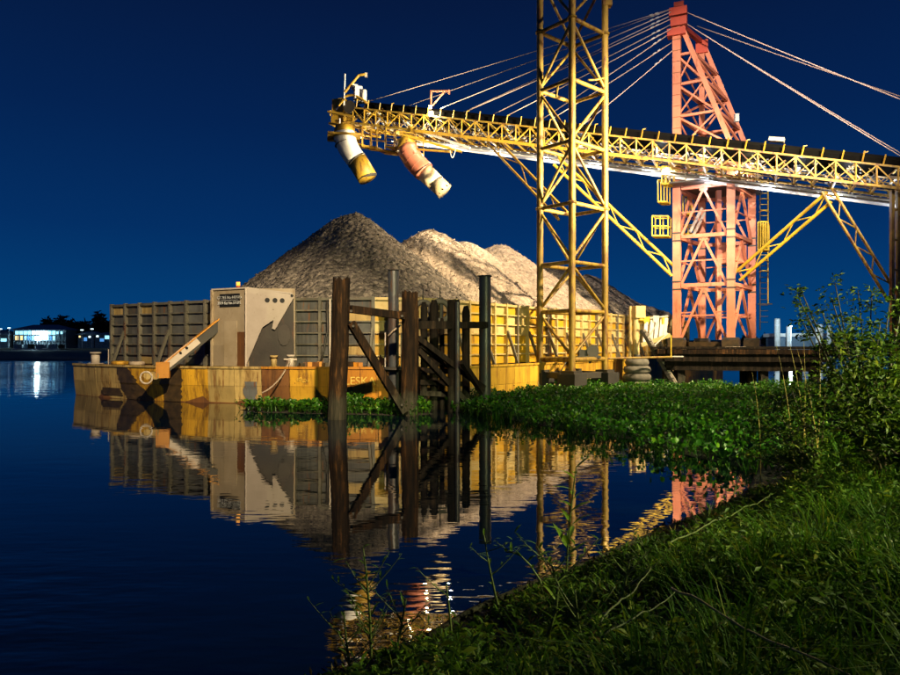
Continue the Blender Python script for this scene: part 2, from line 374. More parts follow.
def far_z(x, y): return np.clip((y-300)/10, 0, 1)*1.6-.4+(vnoise(x, y, .05, 5)-.5)*.6+np.clip((y-420)/500, 0, 1)*8
structure('far_bank', grid_mesh('far_bank', np.linspace(-1500, 1500, 201), np.concatenate([np.linspace(297, 340, 12), np.linspace(350, 3000, 20)]), far_z), 'soil')

# ------------------------------------------------------------------ barge
DZ, WT = 1.59, 4.77                      # deck and bulwark-top heights
AX = V((.6, .8, 0)); NR = V((.8, -.6, 0))
bow = [(-19.7, 35.4), (-17.2, 33.4), (-15.0, 32.0), (-13.2, 31.1), (-11.2, 30.4), (-9.2, 30.0), (-7.0, 29.7), (-5.0, 29.5), (-3.2, 29.4), (-1.2, 29.6), (.4, 30.5)]
hull_r = [(.4+.6*t, 30.5+.8*t) for t in np.linspace(0, 43, 22)][1:]
hull_edge = [V((*p, 0)) for p in bow+hull_r]
stern = hull_edge[-1]; port_end = stern-NR*18.5; port0 = hull_edge[0]
outline = hull_edge+[port_end]
barge = thing('cargo_barge', (-2, 45, 0), 'rusty yellow and grey flat cargo barge heaped with gravel', 'barge')
def zed(p, z): return V((p.x, p.y, z))
cent = V((2, 48, 0))
# solid core a little inside the plating
k = len(outline); core_o = [p+(cent-p).normalized()*.10 for p in outline]
vv = [zed(p, -1.2) for p in core_o]+[zed(p, DZ-.03) for p in core_o]
place('hull_core', poly_mesh('hull_core', vv, [tuple(range(k))[::-1], tuple(range(k, 2*k))]+[(i, (i+1) % k, k+(i+1) % k, k+i) for i in range(k)]), 'hull_brown', barge)
me = poly_mesh('deck', [zed(p, DZ) for p in outline]+[zed(p, DZ-.02) for p in outline], [tuple(range(k)), tuple(range(k, 2*k))[::-1]]+[(i, k+i, k+(i+1) % k, (i+1) % k) for i in range(k)])
place('deck', me, 'hull_brown', barge)
def along(poly, step):                   # points at even steps along a polyline
    res = []; acc = 0
    L = [0]
    for a, b in zip(poly[:-1], poly[1:]): L.append(L[-1]+(b-a).length)
    n = max(1, round(L[-1]/step)); i = 0
    for kk in range(n+1):
        s = L[-1]*kk/n
        while i < len(L)-2 and s > L[i+1]: i += 1
        res.append(poly[i].lerp(poly[i+1], (s-L[i])/(L[i+1]-L[i])))
    return res
def plate_between(name, a, b, z0, z1, thick, mat, rake=0, parent=barge, out=0):
    d = (b-a).normalized(); n = V((d.y, -d.x, 0)); 
    if n.dot(cent-a) > 0: n = -n
    a2, b2 = a+d*.012+n*out, b-d*.012+n*out
    pts = [zed(a2-n*rake, z0), zed(b2-n*rake, z0), zed(b2, z1), zed(a2, z1)]
    return place(name, extrude_poly(name, pts, n, thick), mat, parent)
bow_e = hull_edge[:len(bow)]; bp_ = along(bow_e, 1.28)
scheme = ['hull_grey']*3+['hull_grey', 'hull_yellow', 'hull_yellow', 'hull_yellow', 'hull_yellow', 'hull_grey', 'hull_grey', 'hull_brown', 'hull_yellow', 'hull_orange', 'hull_orange', 'hull_orange', 'hull_orange', 'hull_orange', 'hull_orange', 'hull_side', 'hull_side']
for i in range(len(bp_)-1):
    m1 = scheme[min(i, len(scheme)-1)]
    m2 = m1
    plate_between('hull_plate', bp_[i], bp_[i+1], .78, DZ-.05, .03, m1, .03)
    plate_between('hull_plate', bp_[i], bp_[i+1], -.5, .77, .03, m2, .16, out=-.03)
    plate_between('deck_edge_bar', bp_[i], bp_[i+1], DZ-.045, DZ+.06, .09, 'hull_grey' if i < 10 else 'hull_orange')
# dark brown bands laid on the plating, the patch and the painted marks
def on_hull(px, z, out=.05):             # hull point under a photo column
    best = None
    for a, b in zip(hull_edge[:-1], hull_edge[1:]):
        for t in np.linspace(0, 1, 21):
            p = a.lerp(b, t); e = abs(450+p.x/p.y*F-px)
            if best is None or e < best[0]: best = (e, p, (b-a).normalized())
    n = V((best[2].y, -best[2].x, 0)); rake = .03+.12*max(0, (.78-z)/1.2)+(.03 if z < .78 else 0)
    return zed(best[1]+n*(out-rake*.9), z), n, best[2]
def hull_patch(name, strip, mat):        # strip: [(px_left, px_right, z), ...]
    v = []; f = []
    fine = []
    for (a0, b0_, z0), (a1, b1_, z1) in zip(strip[:-1], strip[1:]):
        for q in np.linspace(0, 1, 6)[:-1]: fine.append((a0+(a1-a0)*q+random.uniform(-.9, .9), b0_+(b1_-b0_)*q+random.uniform(-1.2, 1.2), z0+(z1-z0)*q))
    strip = fine+[strip[-1]]
    for a, b, z in strip:
        for s in np.linspace(a, b, 5):
            p, n, d = on_hull(s, z); v.append(p)
    for i in range(len(strip)-1):
        for j in range(4): f.append((i*5+j, i*5+j+1, (i+1)*5+j+1, (i+1)*5+j))
    o = place(name, poly_mesh(name, v, f), mat, barge)
    md = o.modifiers.new('thickness', 'SOLIDIFY'); md.thickness = .006; return o
hull_patch('dark_run', [(117, 129, DZ-.06), (118, 133, 1.2), (120, 138, .8), (122, 146, .4), (127, 154, .02)], 'dark_brown')
hull_patch('dark_run', [(163, 180, DZ-.06), (161, 183, 1.1), (162, 181, .6), (163, 180, .02)], 'dark_brown')
hull_patch('dark_run', [(102, 118, .52), (101, 121, .32), (103, 122, .14)], 'dark_brown')
hull_patch('grey_patch', [(244, 256, .98), (244, 256, .1)], 'hull_slate')
def hull_text(txt, px, z, size, mat, name='lettering'):
    p, n, d = on_hull(px, z, .06); x = d if d.x > 0 else -d
    R = Matrix((x, V((0, 0, 1)), x.cross(V((0, 0, 1))))).transposed().to_4x4()
    return place(name, text_mesh(txt, size), mat, barge, Matrix.Translation(p) @ R)
o = hull_text('LESKA', 360, 1.02, .50, 'letter'); o['label'] = 'painted yellow name lettering on the bow'
for s in (-1, 1):
    p, n, d = on_hull(373+s*2, .63, .06); q, _, _ = on_hull(373, .76, .06); beam('draught_mark', zed(p, .58), zed(q, .78), .03, .02, 'letter', barge)
sc = []
for i in range(60):
    t = i/59; px = 297+12*t; z = 1.02+.10*math.sin(t*23)*(1-.5*t)+.12*math.exp(-((t-.25)/.12)**2); sc.append(on_hull(px+1.2*math.sin(t*31), z, .055)[0])
sweep('scrawl', sc, .012, 'letter', barge, n=5)
# starboard side plating
sd = [hull_edge[len(bow)-1]]+hull_edge[len(bow):]; sp2 = along(sd, 2.4)
for i in range(len(sp2)-1):
    plate_between('hull_plate', sp2[i], sp2[i+1], .66, DZ-.05, .03, random.choice(['hull_side', 'hull_side', 'hull_side', 'hull_yellow']), 0)
    plate_between('hull_plate', sp2[i], sp2[i+1], -.5, .65, .03, random.choice(['hull_side', 'hull_side', 'wall_cream']), 0, out=-.02)
    plate_between('deck_edge_bar', sp2[i], sp2[i+1], DZ-.045, DZ+.06, .09, 'hull_side')
# bulwark walls
wall_bow = [V((*p, 0)) for p in [(-18.1, 36.4), (-15.2, 34.6), (-12.7, 33.1), (-10, 31.9), (-7.15, 31.1), (-5.2, 30.7), (-3.45, 30.5)]]
wall_cor = [V((*p, 0)) for p in [(-3.45, 30.5), (-1.6, 30.75), (-.5, 31.35)]]
wall_side = [V((-.5, 31.35, 0)), V((-.5+.6*36, 31.35+.8*36, 0))]
def build_wall(poly, step, pick, ribmat, postmat, raker, pname, rows=6):
    pts = along(poly, step); rh = (WT-DZ-.1)/rows
    for i in range(len(pts)-1):
        a, b = pts[i], pts[i+1]; d = (b-a).normalized(); n = V((d.y, -d.x, 0))
        for r in range(rows):
            z0 = DZ+.02+r*rh
            pl = plate_between(pname, a, b, z0+.035, z0+rh-.035, .02+random.uniform(0, .012), pick(i, r), out=random.uniform(-.02, .01))
        for r in range(1, rows+1):
            z = DZ+.02+r*rh
            c = (a+b)/2+n*(.07 if r < rows else .09)
            beam('rib', zed(a+n*.06, z), zed(b+n*.06, z), (.20 if r == rows else .18), (.06 if r < rows else .12), ribmat, barge)
    for i, p in enumerate(pts):
        d = (pts[min(i+1, len(pts)-1)]-pts[max(0, i-1)]).normalized(); n = V((d.y, -d.x, 0))
        beam('post', zed(p+n*.10, DZ), zed(p+n*.10, WT+.02), .12, .20, postmat if i % 3 else 'wall_rib', barge, up=n)
        if raker and i % raker == 1:
            beam('raker', zed(p+n*.85, DZ+.03), zed(p+n*.2, DZ+1.75), .10, .14, 'wall_rib', barge)
    return pts
random.seed(11)
build_wall(wall_bow, 1.22, lambda i, r: 'wall_grey' if random.random() < .88 else 'hull_grey', 'wall_rib', 'wall_rib', 3, 'bulwark_panel')
build_wall(wall_cor, .9, lambda i, r: random.choice(['wall_cream', 'wall_cream', 'wall_yellow']), 'wall_cream', 'wall_cream', 0, 'corner_panel')
build_wall(wall_side, 1.12, lambda i, r: 'wall_yellow' if random.random() < (.95 if r == 0 else .8 if r < 3 else .55) else 'wall_cream', 'wall_cream', 'wall_cream', 2, 'side_panel')
inner = [p+(cent-p).normalized()*.25 for p in wall_bow+wall_cor[1:]+wall_side[1:]]
we = wall_side[1]; pw = we-NR*17.0; inner += [pw]
k = len(inner)
# port and stern walls (seen only over the cargo)
for a, b in ((we, pw), (pw, wall_bow[0])): plate_between('outer_wall', a, b, DZ, WT, .12, 'wall_grey')
# winch house on the bow
c0, cl, cr = P(247, 364, 30.3), P(212.5, 363, 31.3), P(295, 364, 30.45)
def hz(p, z): return V((p.x, p.y, z))
hb = [c0, cr, cr+V((-.28, 1.0, 0)), cl+V((.1, 1.2, 0)), cl]
h = place('winch_house', extrude_poly('winch_house', [hz(p, DZ) for p in hb], V((0, 0, 1)), 3.55), 'house', barge)
fd = (c0-cl); fd.z = 0; fd.normalize(); fn = V((fd.y, -fd.x, 0))
rd = (cr-c0); rd.z = 0; L_r = rd.length; rd.normalize(); rn = V((rd.y, -rd.x, 0))
HT = DZ+3.55
# pale gusset plate with lightening holes standing off the right face, lower edge cut along the shade
def rp_(u, z, off=.16): return V((c0.x, c0.y, 0))+rd*(u*L_r)+rn*off+V((0, 0, z))
gp = [rp_(-.0, HT-.0), rp_(.97, HT-.26), rp_(1.0, HT-.38), rp_(.60, HT-1.86), rp_(.54, HT-1.80), rp_(.57, HT-1.42), rp_(.34, HT-1.75), rp_(.14, HT-2.75), rp_(0, HT-3.45)]
pl = child('gusset_plate', extrude_poly('gusset_plate', gp, rn, .05), 'plate', h)
pl['label'] = 'pale gusset plate with three round holes'
for u in (.44, .60, .75):
    q = rp_(u, HT-.52+(-.05*u), .16); child('hole', unit_cyl('hole', 14), None, h, seg_matrix(q+rn*.0, q+rn*.056, .22, .22))
q = rp_(.955, HT-.34); child('pin', unit_cyl('hole', 12), None, h, seg_matrix(q, q+rn*.09, .13, .13))
child('side_flange', unit_box('plate'), None, h, seg_matrix(rp_(0, DZ+.02, .1), rp_(0, HT, .1), .06, .24, rn))
child('edge_angle', unit_box('house'), None, h, seg_matrix(hz(cl, DZ)+fn*.03, hz(cl, HT)+fn*.03, .10, .10, fn))
child('roof_lip', unit_box('plate'), None, h, seg_matrix(hz(cl, HT+.02)+fn*.02, hz(c0, HT+.02)+fn*.02, .10, .07))
child('roof_lip', unit_box('plate'), None, h, seg_matrix(rp_(0.02, HT+.02, .1), rp_(.97, HT-.24, .2), .10, .06))
for (u0, u1, z0, z1, m_) in ((.74, .98, DZ+.05, DZ+1.6, 'hull_brown'), (.03, .35, DZ+.05, DZ+1.0, 'house'), (.36, .72, DZ+.05, DZ+2.1, 'house')):
    a = hz(cl, 0).lerp(hz(c0, 0), u0); b = hz(cl, 0).lerp(hz(c0, 0), u1)
    child('access_panel', extrude_poly('access_panel', [zed(a, z0)+fn*.006, zed(b, z0)+fn*.006, zed(b, z1)+fn*.006, zed(a, z1)+fn*.006], fn, .02), m_, h)
child('side_shade_sheet', extrude_poly('side_shade_sheet', [rp_(.05, DZ+.02, .02), rp_(.99, DZ+.02, .02), rp_(.97, HT-.3, .02), rp_(.05, HT-.06, .02)], rn, .03), 'side_shade', h)  # dark sheet painted as the shade below the gusset plate
disc = rp_(.78, DZ+1.45, .06); child('drum_flange', unit_cyl('side_shade', 18), None, h, seg_matrix(disc, disc+rn*.05, .55, .95))
# registration board
a = hz(cl, 0).lerp(hz(c0, 0), .52); bz = HT-.50
R = Matrix((fd, V((0, 0, 1)), fn)).transposed().to_4x4()
s_ = child('name_board', unit_box('signblack'), None, h, Matrix.Translation(zed(a, bz)+fn*.03) @ R @ Matrix.Diagonal((1.22, .58, .04, 1)))
s_['label'] = 'black registration board with two white lines'
bw = zed(a, bz)+fn*.058
for j, t_ in enumerate(('GT.765 No.4407/Ka', '2019 Ka No.5330/L')):
    me = text_mesh(t_, .185); child('lettering', me, 'signwhite', h, Matrix.Translation(bw+V((0, 0, .12-.25*j))) @ R)
child('border_strip', unit_box('signwhite'), None, h, Matrix.Translation(bw+V((0, 0, -.002))) @ R @ Matrix.Diagonal((1.1, .012, .006, 1)))
bq = hz(cl, 0).lerp(hz(c0, 0), .66); bq = zed(bq, HT)+V((.05, .3, 0))
bb = thing('beacon_light', bq, 'small orange beacon lamp on top of the winch house', 'beacon')
tube('base', bq+V((0,0,.03)), bq+V((0,0,.16)), .2, 'red', bb); tube('lens', bq+V((0,0,.16)), bq+V((0,0,.34)), .18, 'beacon', bb)
# anchor boom
b0, b1 = P(222, 322, 31.4), P(161, 371, 30.0); d_ = (b1-b0).normalized()
ar = beam('anchor_boom', b0, b1, .34, .44, 'dark', barge); 
beam('boom_flange', b0+V((0,-.05,.25)), b1+V((0,-.05,.25)), .42, .05, 'hull_orange', barge)
beam('boom_web', b0+d_*1.3+V((0,-.21,0)), b1-d_*.3+V((0,-.21,0)), .06, .36, 'plate', barge)
for t in (.55, .65): q = b0.lerp(b1, t)+V((0, -.26, .02)); tube('boom_hole', q, q+V((0, -.03, 0)), .12, 'hole', barge)
bbox('boom_head', b1+V((.1, 0, .05)), (.55, .6, .7), 'hull_orange', barge, .3)
for dx in (-.45, -.1): tube('fairlead_roller', b1+V((dx, -.35, -.2)), b1+V((dx, .35, -.2)), .34, 'hull_grey', barge)
tm = torus_mesh('anchor_ring', .26, .04); place('anchor_ring', tm, 'plate', barge, Matrix.Translation(b1+V((-.5, -.35, -.28))) @ Matrix.Rotation(math.pi/2, 4, 'X'))
# deck fittings
def bitt(px, d, dia, hgt, mat):
    p = P(px, 0, d); p.z = DZ
    t = thing('mooring_bitt', p, 'x', 'bitt', 'mooring bitts on the barge deck')
    tube('base_plate', p, p+V((0,0,.06)), dia*1.9, mat, t, n=14); tube('post', p+V((0,0,.06)), p+V((0,0,hgt)), dia, mat, t, n=14)
    tube('cap', p+V((0,0,hgt)), p+V((0,0,hgt+.13)), dia*1.3, mat, t, n=14); return t
bitt(95.5, 35.6, .42, .52, 'plate')['label'] = 'stout pale bitt at the outer corner of the bow'
bitt(274, 30.3, .26, .42, 'hull_grey')['label'] = 'single rusty bitt beside the winch house'
t = bitt(291, 30.35, .28, .45, 'plate'); t['label'] = 'rusty bitt holding the pale mooring rope'
tube('cross_pin', P(284, 0, 30.3).xy.to_3d()+V((0,0,DZ+.36)), P(297, 0, 30.3).xy.to_3d()+V((0,0,DZ+.36)), .1, 'plate', t)
rp0 = P(290, 360, 30.1); rp1 = P(262, 393, 28.8)
rope = sweep('mooring_rope', arc_pts(rp0, (rp0+rp1)/2+V((.25,-.3,-.35)), rp1), .035, 'rope', n=6); tag(rope, 'pale mooring rope slung down the bow plating', 'rope')
for i, (px, d) in enumerate(((120, 33.5), (137, 32.7))):
    p = P(px, 0, d); p.z = DZ+.03
    c = place('coiled_rope', torus_mesh('coiled_rope', .32-.05*i, .10), 'rope' if i else 'hull_yellow', None, Matrix.Translation(p+V((0,0,.09))))
    tag(c, ['thick ochre rope coil lying at the deck edge', 'smaller pale rope coil lying beside the ochre one'][i], 'rope coil')
p = P(108.5, 0, 35.3); p.z = DZ
r = tube('flag_staff', p, p+V((0,0,.8)), .05, 'plate', None); tag(r, 'thin bare staff standing beside the corner bitt', 'staff')
# rusty scrap along the wall foot
for i in range(14):
    px = 301+i*4.6+random.uniform(-1, 1); p = P(px, 0, 30.35+random.uniform(-.1, .25)); p.z = DZ+.02
    bbox('deck_debris', p+V((0,0,.1)), (random.uniform(.15, .35), random.uniform(.15, .3), random.uniform(.12, .3)), random.choice(['hull_brown', 'hull_orange', 'dark_brown']), barge, random.uniform(0, 3))
sweep('hanging_hose', [P(327, 301, 30.6), P(327.5, 330, 30.55), P(324, 350, 30.5), P(319, 367, 30.4)], .05, 'dark', barge, n=6)
for px in (330,): tube('wall_pipe', P(px, 299, 30.45), P(px, 366, 30.4), .09, 'plate', barge)

# ------------------------------------------------------------------ gravel
bed = inner
gb = place('gravel_bed', extrude_poly('gravel_bed', [zed(p, 3.6) for p in bed], V((0,0,1)), .75), 'gravel'); tag(gb, 'level gravel filling the barge hold between the heaps', 'gravel', kind='stuff')
A2 = np.array([(p.x, p.y) for p in inner])
def inside_hold(x, y):
    ins = np.zeros(x.shape, bool); n = len(A2)
    for i in range(n):
        ax, ay = A2[i]; bx, by = A2[(i+1) % n]
        ins ^= ((ay > y) != (by > y)) & (x < (bx-ax)*(y-ay)/(by-ay+1e-12)+ax)
    return ins
def mound(cx, cy, top, tan, seed, mat, label, ridge=(0, 0), res=.13, soft=.75, stones=0):
    R = (top-4.0)/tan+.6; g = np.arange(-R, R, res); X, Y = np.meshgrid(g+cx, g+cy)
    rx, ry = ridge; L2 = rx*rx+ry*ry
    tt = np.clip(((X-cx)*rx+(Y-cy)*ry)/L2, 0, 1) if L2 > 0 else 0
    r = np.hypot(X-cx-tt*rx, Y-cy-tt*ry); th = np.arctan2(Y-cy-tt*ry, X-cx-tt*rx)
    r = r*(1+.025*np.sin(3*th+seed)+.012*np.sin(7*th+2*seed))
    Z = top+soft*tan-np.sqrt(r*r+soft**2)*tan-tt*.25 if L2 > 0 else top+soft*tan-np.sqrt(r*r+soft**2)*tan
    rill = (np.abs(np.sin(th*11+seed+vnoise(r, th*2, .5, seed)*4))-.5)*.09*np.clip(r/3, 0, 1)
    Z = Z+rill+(vnoise(X, Y, .9, seed)-.5)*.16*np.clip(r/2, .15, 1)+(vnoise(X, Y, 2.4, seed+1)-.5)*.10+(vnoise(X, Y, 5.2, seed+2)-.5)*.08+rng.uniform(-.035, .035, X.shape)
    dw_ = np.full(X.shape, 1e9)
    for i in range(len(A2)):
        ax, ay = A2[i]; bx, by = A2[(i+1) % len(A2)]; dx, dy = bx-ax, by-ay; q = np.clip(((X-ax)*dx+(Y-ay)*dy)/(dx*dx+dy*dy), 0, 1)
        dw_ = np.minimum(dw_, np.hypot(X-ax-q*dx, Y-ay-q*dy))
    Z = np.minimum(Z, 4.45+dw_*.95+(vnoise(X, Y, 2.4, seed+1)-.5)*.16)
    keep = (Z > 4.0) & inside_hold(X, Y)
    n = len(g); idx = np.arange(n*n).reshape(n, n)
    ok = keep[:-1, :-1] & keep[1:, :-1] & keep[:-1, 1:] & keep[1:, 1:]
    f = np.stack([idx[:-1, :-1], idx[:-1, 1:], idx[1:, 1:], idx[1:, :-1]], -1)[ok]
    vv = np.stack([X, Y, Z], -1).reshape(-1, 3); u, inv = np.unique(f, return_inverse=True)
    o = place('gravel_heap', mesh_np('gravel_heap', vv[u], inv.reshape(f.shape), True), mat)
    tag(o, label, 'gravel heap', 'gravel heaps in the barge hold')
    if stones:
        r_ = np.random.default_rng(seed+90); ctr = vv[u]; ctr = ctr[ctr[:, 2] > 4.6]; c = ctr[r_.integers(0, len(ctr), stones)]+r_.normal(0, .03, (stones, 3)); sz = (.02+.07*r_.random(stones)**3)[:, None, None]
        base = np.array([(1,0,0),(-1,0,0),(0,1,0),(0,-1,0),(0,0,1),(0,0,-1)], float)[None]*r_.uniform(.6, 1.3, (stones, 6, 1)); a = r_.uniform(0, 6.28, stones); ca, sa = np.cos(a)[:, None], np.sin(a)[:, None]
        bx_ = base[..., 0]*ca-base[..., 1]*sa+base[..., 2]*.4; by_ = base[..., 0]*sa+base[..., 1]*ca; bz_ = base[..., 2]*.75+base[..., 0]*.3
        vs2 = (c[:, None, :]+np.stack([bx_, by_, bz_], -1)*sz).reshape(-1, 3); fi = np.array([(0,2,4),(2,1,4),(1,3,4),(3,0,4),(2,0,5),(1,2,5),(3,1,5),(0,3,5)]); ff = (np.arange(stones)[:, None, None]*6+fi[None]).reshape(-1, 3)
        lo = child('loose_stones', mesh_np('loose_stones', vs2, ff), mat, o); lo['kind'] = 'stuff'
mound(-5.35, 38.5, 10.15, .80, 3, 'gravel', 'tall dark coarse gravel heap at the bow behind the winch house', (-.95, .25), soft=.3, stones=6000)
mound(-1.3, 43.9, 10.05, .74, 5, 'gravel2', 'pale gravel heap next behind the dark bow heap', stones=5000)
mound(1.0, 46.8, 9.75, .74, 6, 'gravel2', 'low shoulder heap between the pale and the tan gravel heaps', res=.16)
mound(3.6, 50.0, 10.0, .72, 8, 'gravel2', 'tan rounded gravel heap behind the pale one', stones=4000)
mound(8.4, 56.0, 9.3, .70, 9, 'gravel', 'grey gravel heap seen through the yellow lattice tower', res=.18)
mound(12.2, 60.6, 8.9, .70, 10, 'gravel', 'low grey gravel heap beyond the lattice tower', res=.18)
mound(17.0, 63.0, 7.6, .66, 12, 'gravel', 'lowest gravel heap at the stern beside the red tower', res=.2)

# ------------------------------------------------------------------ mooring piles in front of the bow
def wpile(px0, px1, ytop, ywater, parent, mat='wood', lean=0, name='pile'):
    d = F*CH/(ywater-HY); c = (px0+px1)/2; r = (px1-px0)/2/F*d
    zt = CH+(HY-ytop)/F*d; b = P(c, 0, d); n, rows = 28, 26; vs_ = []; fs = []
    groove = [random.choice((0, 0, 0, -.09, -.05, .03))+random.uniform(-.02, .02) for _ in range(n)]; tops = [random.uniform(-.16, .05) for _ in range(n)]
    for i in range(rows):
        t = i/(rows-1)
        for k_ in range(n):
            a = 2*math.pi*k_/n; rr = r*(1.08-.12*t)*(1+groove[k_]*(.5+.5*math.sin(i*.7+k_*1.7))+random.uniform(-.012, .012)+.03*math.sin(i*.45+k_*.25))
            z = -1.5+(zt+1.5)*t+(tops[k_] if i == rows-1 else 0)
            vs_.append((b.x+lean*t*.25+math.cos(a)*rr, b.y+math.sin(a)*rr, z))
    for i in range(rows-1):
        for k_ in range(n): fs.append((i*n+k_, i*n+(k_+1) % n, (i+1)*n+(k_+1) % n, (i+1)*n+k_))
    vs_.append((b.x+lean*.25, b.y, zt-.12)); m0 = (rows-1)*n
    fs += [(m0+k_, m0+(k_+1) % n, len(vs_)-1) for k_ in range(n)]
    return place(name, poly_mesh(name, vs_, fs), mat, parent), b, zt
fr = thing('pile_dolphin', P(372, 0, 24.4).xy.to_3d(), 'pair of thick brown timber piles joined by crossbeam and brace', 'dolphin')
wpile(326.5, 344.5, 278, 419, fr, lean=.9); wpile(401, 418, 291, 415, fr, lean=.1)
beam('crossbeam', P(350, 309, 23.8), P(404, 316, 24.8), .3, .26, 'wood', fr)
for (x_, y_, d_q) in ((351, 311, 23.45), (402, 316, 24.4), (353, 326, 23.4), (402, 405, 24.3)): tube('bolt', P(x_, y_, d_q), P(x_, y_, d_q)+V((0, .2, 0)), .09, 'dark', fr, n=6)
beam('brace', P(351, 323, 23.6), P(404.5, 412, 24.6), .22, .28, 'wood', fr)
p = P(393.5, 0, 27.0); t = thing('steel_pile', (p.x, p.y, 0), 'black steel pipe pile with base collar behind the timber piles', 'pile')
tube('pipe', V((p.x, p.y, -1.2)), zed(p, P(0, 271, 27).z), .43, 'pipe', t, n=16); tube('collar', zed(p, 1.55), zed(p, 1.72), .85, 'dark', t, n=16)
tube('cap_ring', zed(p, P(0, 271, 27).z), zed(p, P(0, 271, 27).z+.05), .47, 'pipe', t, n=16)
for s in (-1, 1): tube('guide_rod', zed(p, 1.7)+V((.32*s, -.1, 0)), zed(p, 3.1)+V((.32*s, -.1, 0)), .05, 'plate', t)
sweep('tie_rope', [P(388, 336, 26.7), P(393, 331, 26.7), P(401, 325, 26.6)], .035, 'rope', t, n=6)
t = thing('fender_frame', (.3, 26.4, 0), 'dark pile fender frame with slanting timbers beside the barge corner', 'fender frame')
def dpile(px, dia_px, ytop, d, mat='pipe', nm='pile', par=t):
    p = P(px, 0, d); tube(nm, V((p.x, p.y, -1.2)), zed(p, P(0, ytop, d).z), dia_px/F*d, mat, par, n=14)
dpile(453.5, 12, 300, 26.6, 'wooddark'); dpile(457.5, 5, 302, 26.3, 'pipe'); dpile(485, 12, 277, 27.6)
tube('cap_ring', P(485, 277, 27.6), P(485, 275.5, 27.6), .55, 'pipe', t, n=14)
beam('crossbeam', P(417, 325, 25.6), P(451, 325, 26.4), .26, .30, 'wooddark', t); beam('crossbeam', P(456, 325, 26.6), P(487, 325, 27.2), .2, .26, 'wooddark', t)
for (a, b, dd) in (((418, 338), (484, 388), 0), ((418, 350), (466, 402), 0), ((420, 345), (452, 368), .2), ((462, 362), (482, 392), .1)):
    beam('slanting_timber', P(*a, 25.7+dd), P(*b, 27.0+dd), .2, .2, 'wooddark', t)
for (x_, y0, dd, wpx) in ((424, 302, 27.2, 7), (434, 300, 27.5, 9), (442, 318, 27.4, 5), (466, 306, 27.8, 8)):
    p = P(x_, 0, dd); sweep('fender_post', [V((p.x, p.y, z)) for z in (-1, 1, 2, P(0, y0+6, dd).z, P(0, y0, dd).z)], [wpx/2/F*dd*k_ for k_ in (1, 1, 1, 1, .55)], 'wooddark', t, n=10)
for zz in (370, 382, 393): beam('low_rail', P(420, zz, 27), P(462, zz+2, 27.3), .16, .2, 'wooddark', t)
for i, (x_, y_) in enumerate(((423, 312), (440, 311))):
    p = P(x_, y_, 28.6); ty = place('tyre_fender', torus_mesh('tyre', .42, .12), 'rubber_dusty', None, Matrix.Translation(p) @ Matrix.Rotation(math.pi/2, 4, 'X') @ Matrix.Rotation(.3, 4, 'Y'))
    tag(ty, ['dusty tyre fender hung by the dark piles, next to the brown pile', 'dusty tyre fender hung by the dark piles, next to the paired posts'][i], 'tyre')
    sweep('hanging_chain', [p+V((0,0,.45)), p+V((0,.1,1.0))], .03, 'dark', None, n=5)
for o in list(bpy.data.objects):
    if o.name.startswith('hanging_chain'):
        o.parent = barge; o.matrix_parent_inverse = Matrix.Translation(barge['_loc']).inverted()

# ------------------------------------------------------------------ yellow lattice tower
TD = 37.0
near, left, right, back = P(572, 0, 35.3), P(540, 0, 37), P(605, 0, 37.2), P(572.5, 0, 38.8)
legs = [near, right, back, left]
lt = thing('lattice_tower', (near.x, 37, .9), 'tall yellow tubular lattice tower standing before the barge', 'tower')
for p in legs:
    tube('leg', zed(p, 1.25), zed(p, 27), .36, 'tower_yellow', lt, n=12)
    for z in (10.05, 19.7): tube('flange', zed(p, z-.06), zed(p, z+.06), .5, 'tower_yellow', lt, n=12)
lev = [1.83, 4.4, 6.95, 10.05, 13.3, 16.5, 19.7, 22.9, 26.1]
for i, z in enumerate(lev):
    for j in range(4):
        a, b = legs[j], legs[(j+1) % 4]; tube('horizontal', zed(a, z), zed(b, z), .21 if i else .26, 'tower_yellow', lt, n=8)
        if i+1 < len(lev):
            z0, z1 = z, lev[i+1]
            if (i+j) % 2: a, b = b, a
            tube('diagonal', zed(a, z0+.15), zed(b, z1-.15), .15, 'tower_yellow', lt, n=8)
for (q0, q1, q2) in ((P(556, 92, 35.9), P(560, 84, 35.9), P(556, 97, 35.9)), (P(588, 80, 36), P(596, 86, 36), P(604, 78, 36.3))):
    sweep('loose_cable', arc_pts(q0, q1+V((0,0,.3)), q2), .05, 'tower_yellow', lt, n=6)
bbox('top_bracket', P(607, 2, 37.2), (.5, .4, .5), 'tower_yellow', lt)
# footing
ft = thing('tower_footing', (near.x, 37, 0), 'dark concrete pier blocks and beams carrying the lattice tower', 'footing')
for p in legs: 
    bbox('pier', zed(p, .35), (1.1, 1.1, 1.5), 'conc', ft, .78); bbox('pier_cap', zed(p, 1.17), (.75, .75, .16), 'dark', ft, .78)
for j in range(4):
    a, b = legs[j], legs[(j+1) % 4]; d_ = (b-a).normalized(); beam('ground_beam', zed(a+d_*.45, .98), zed(b-d_*.45, .98), .3, .32, 'dark', ft)
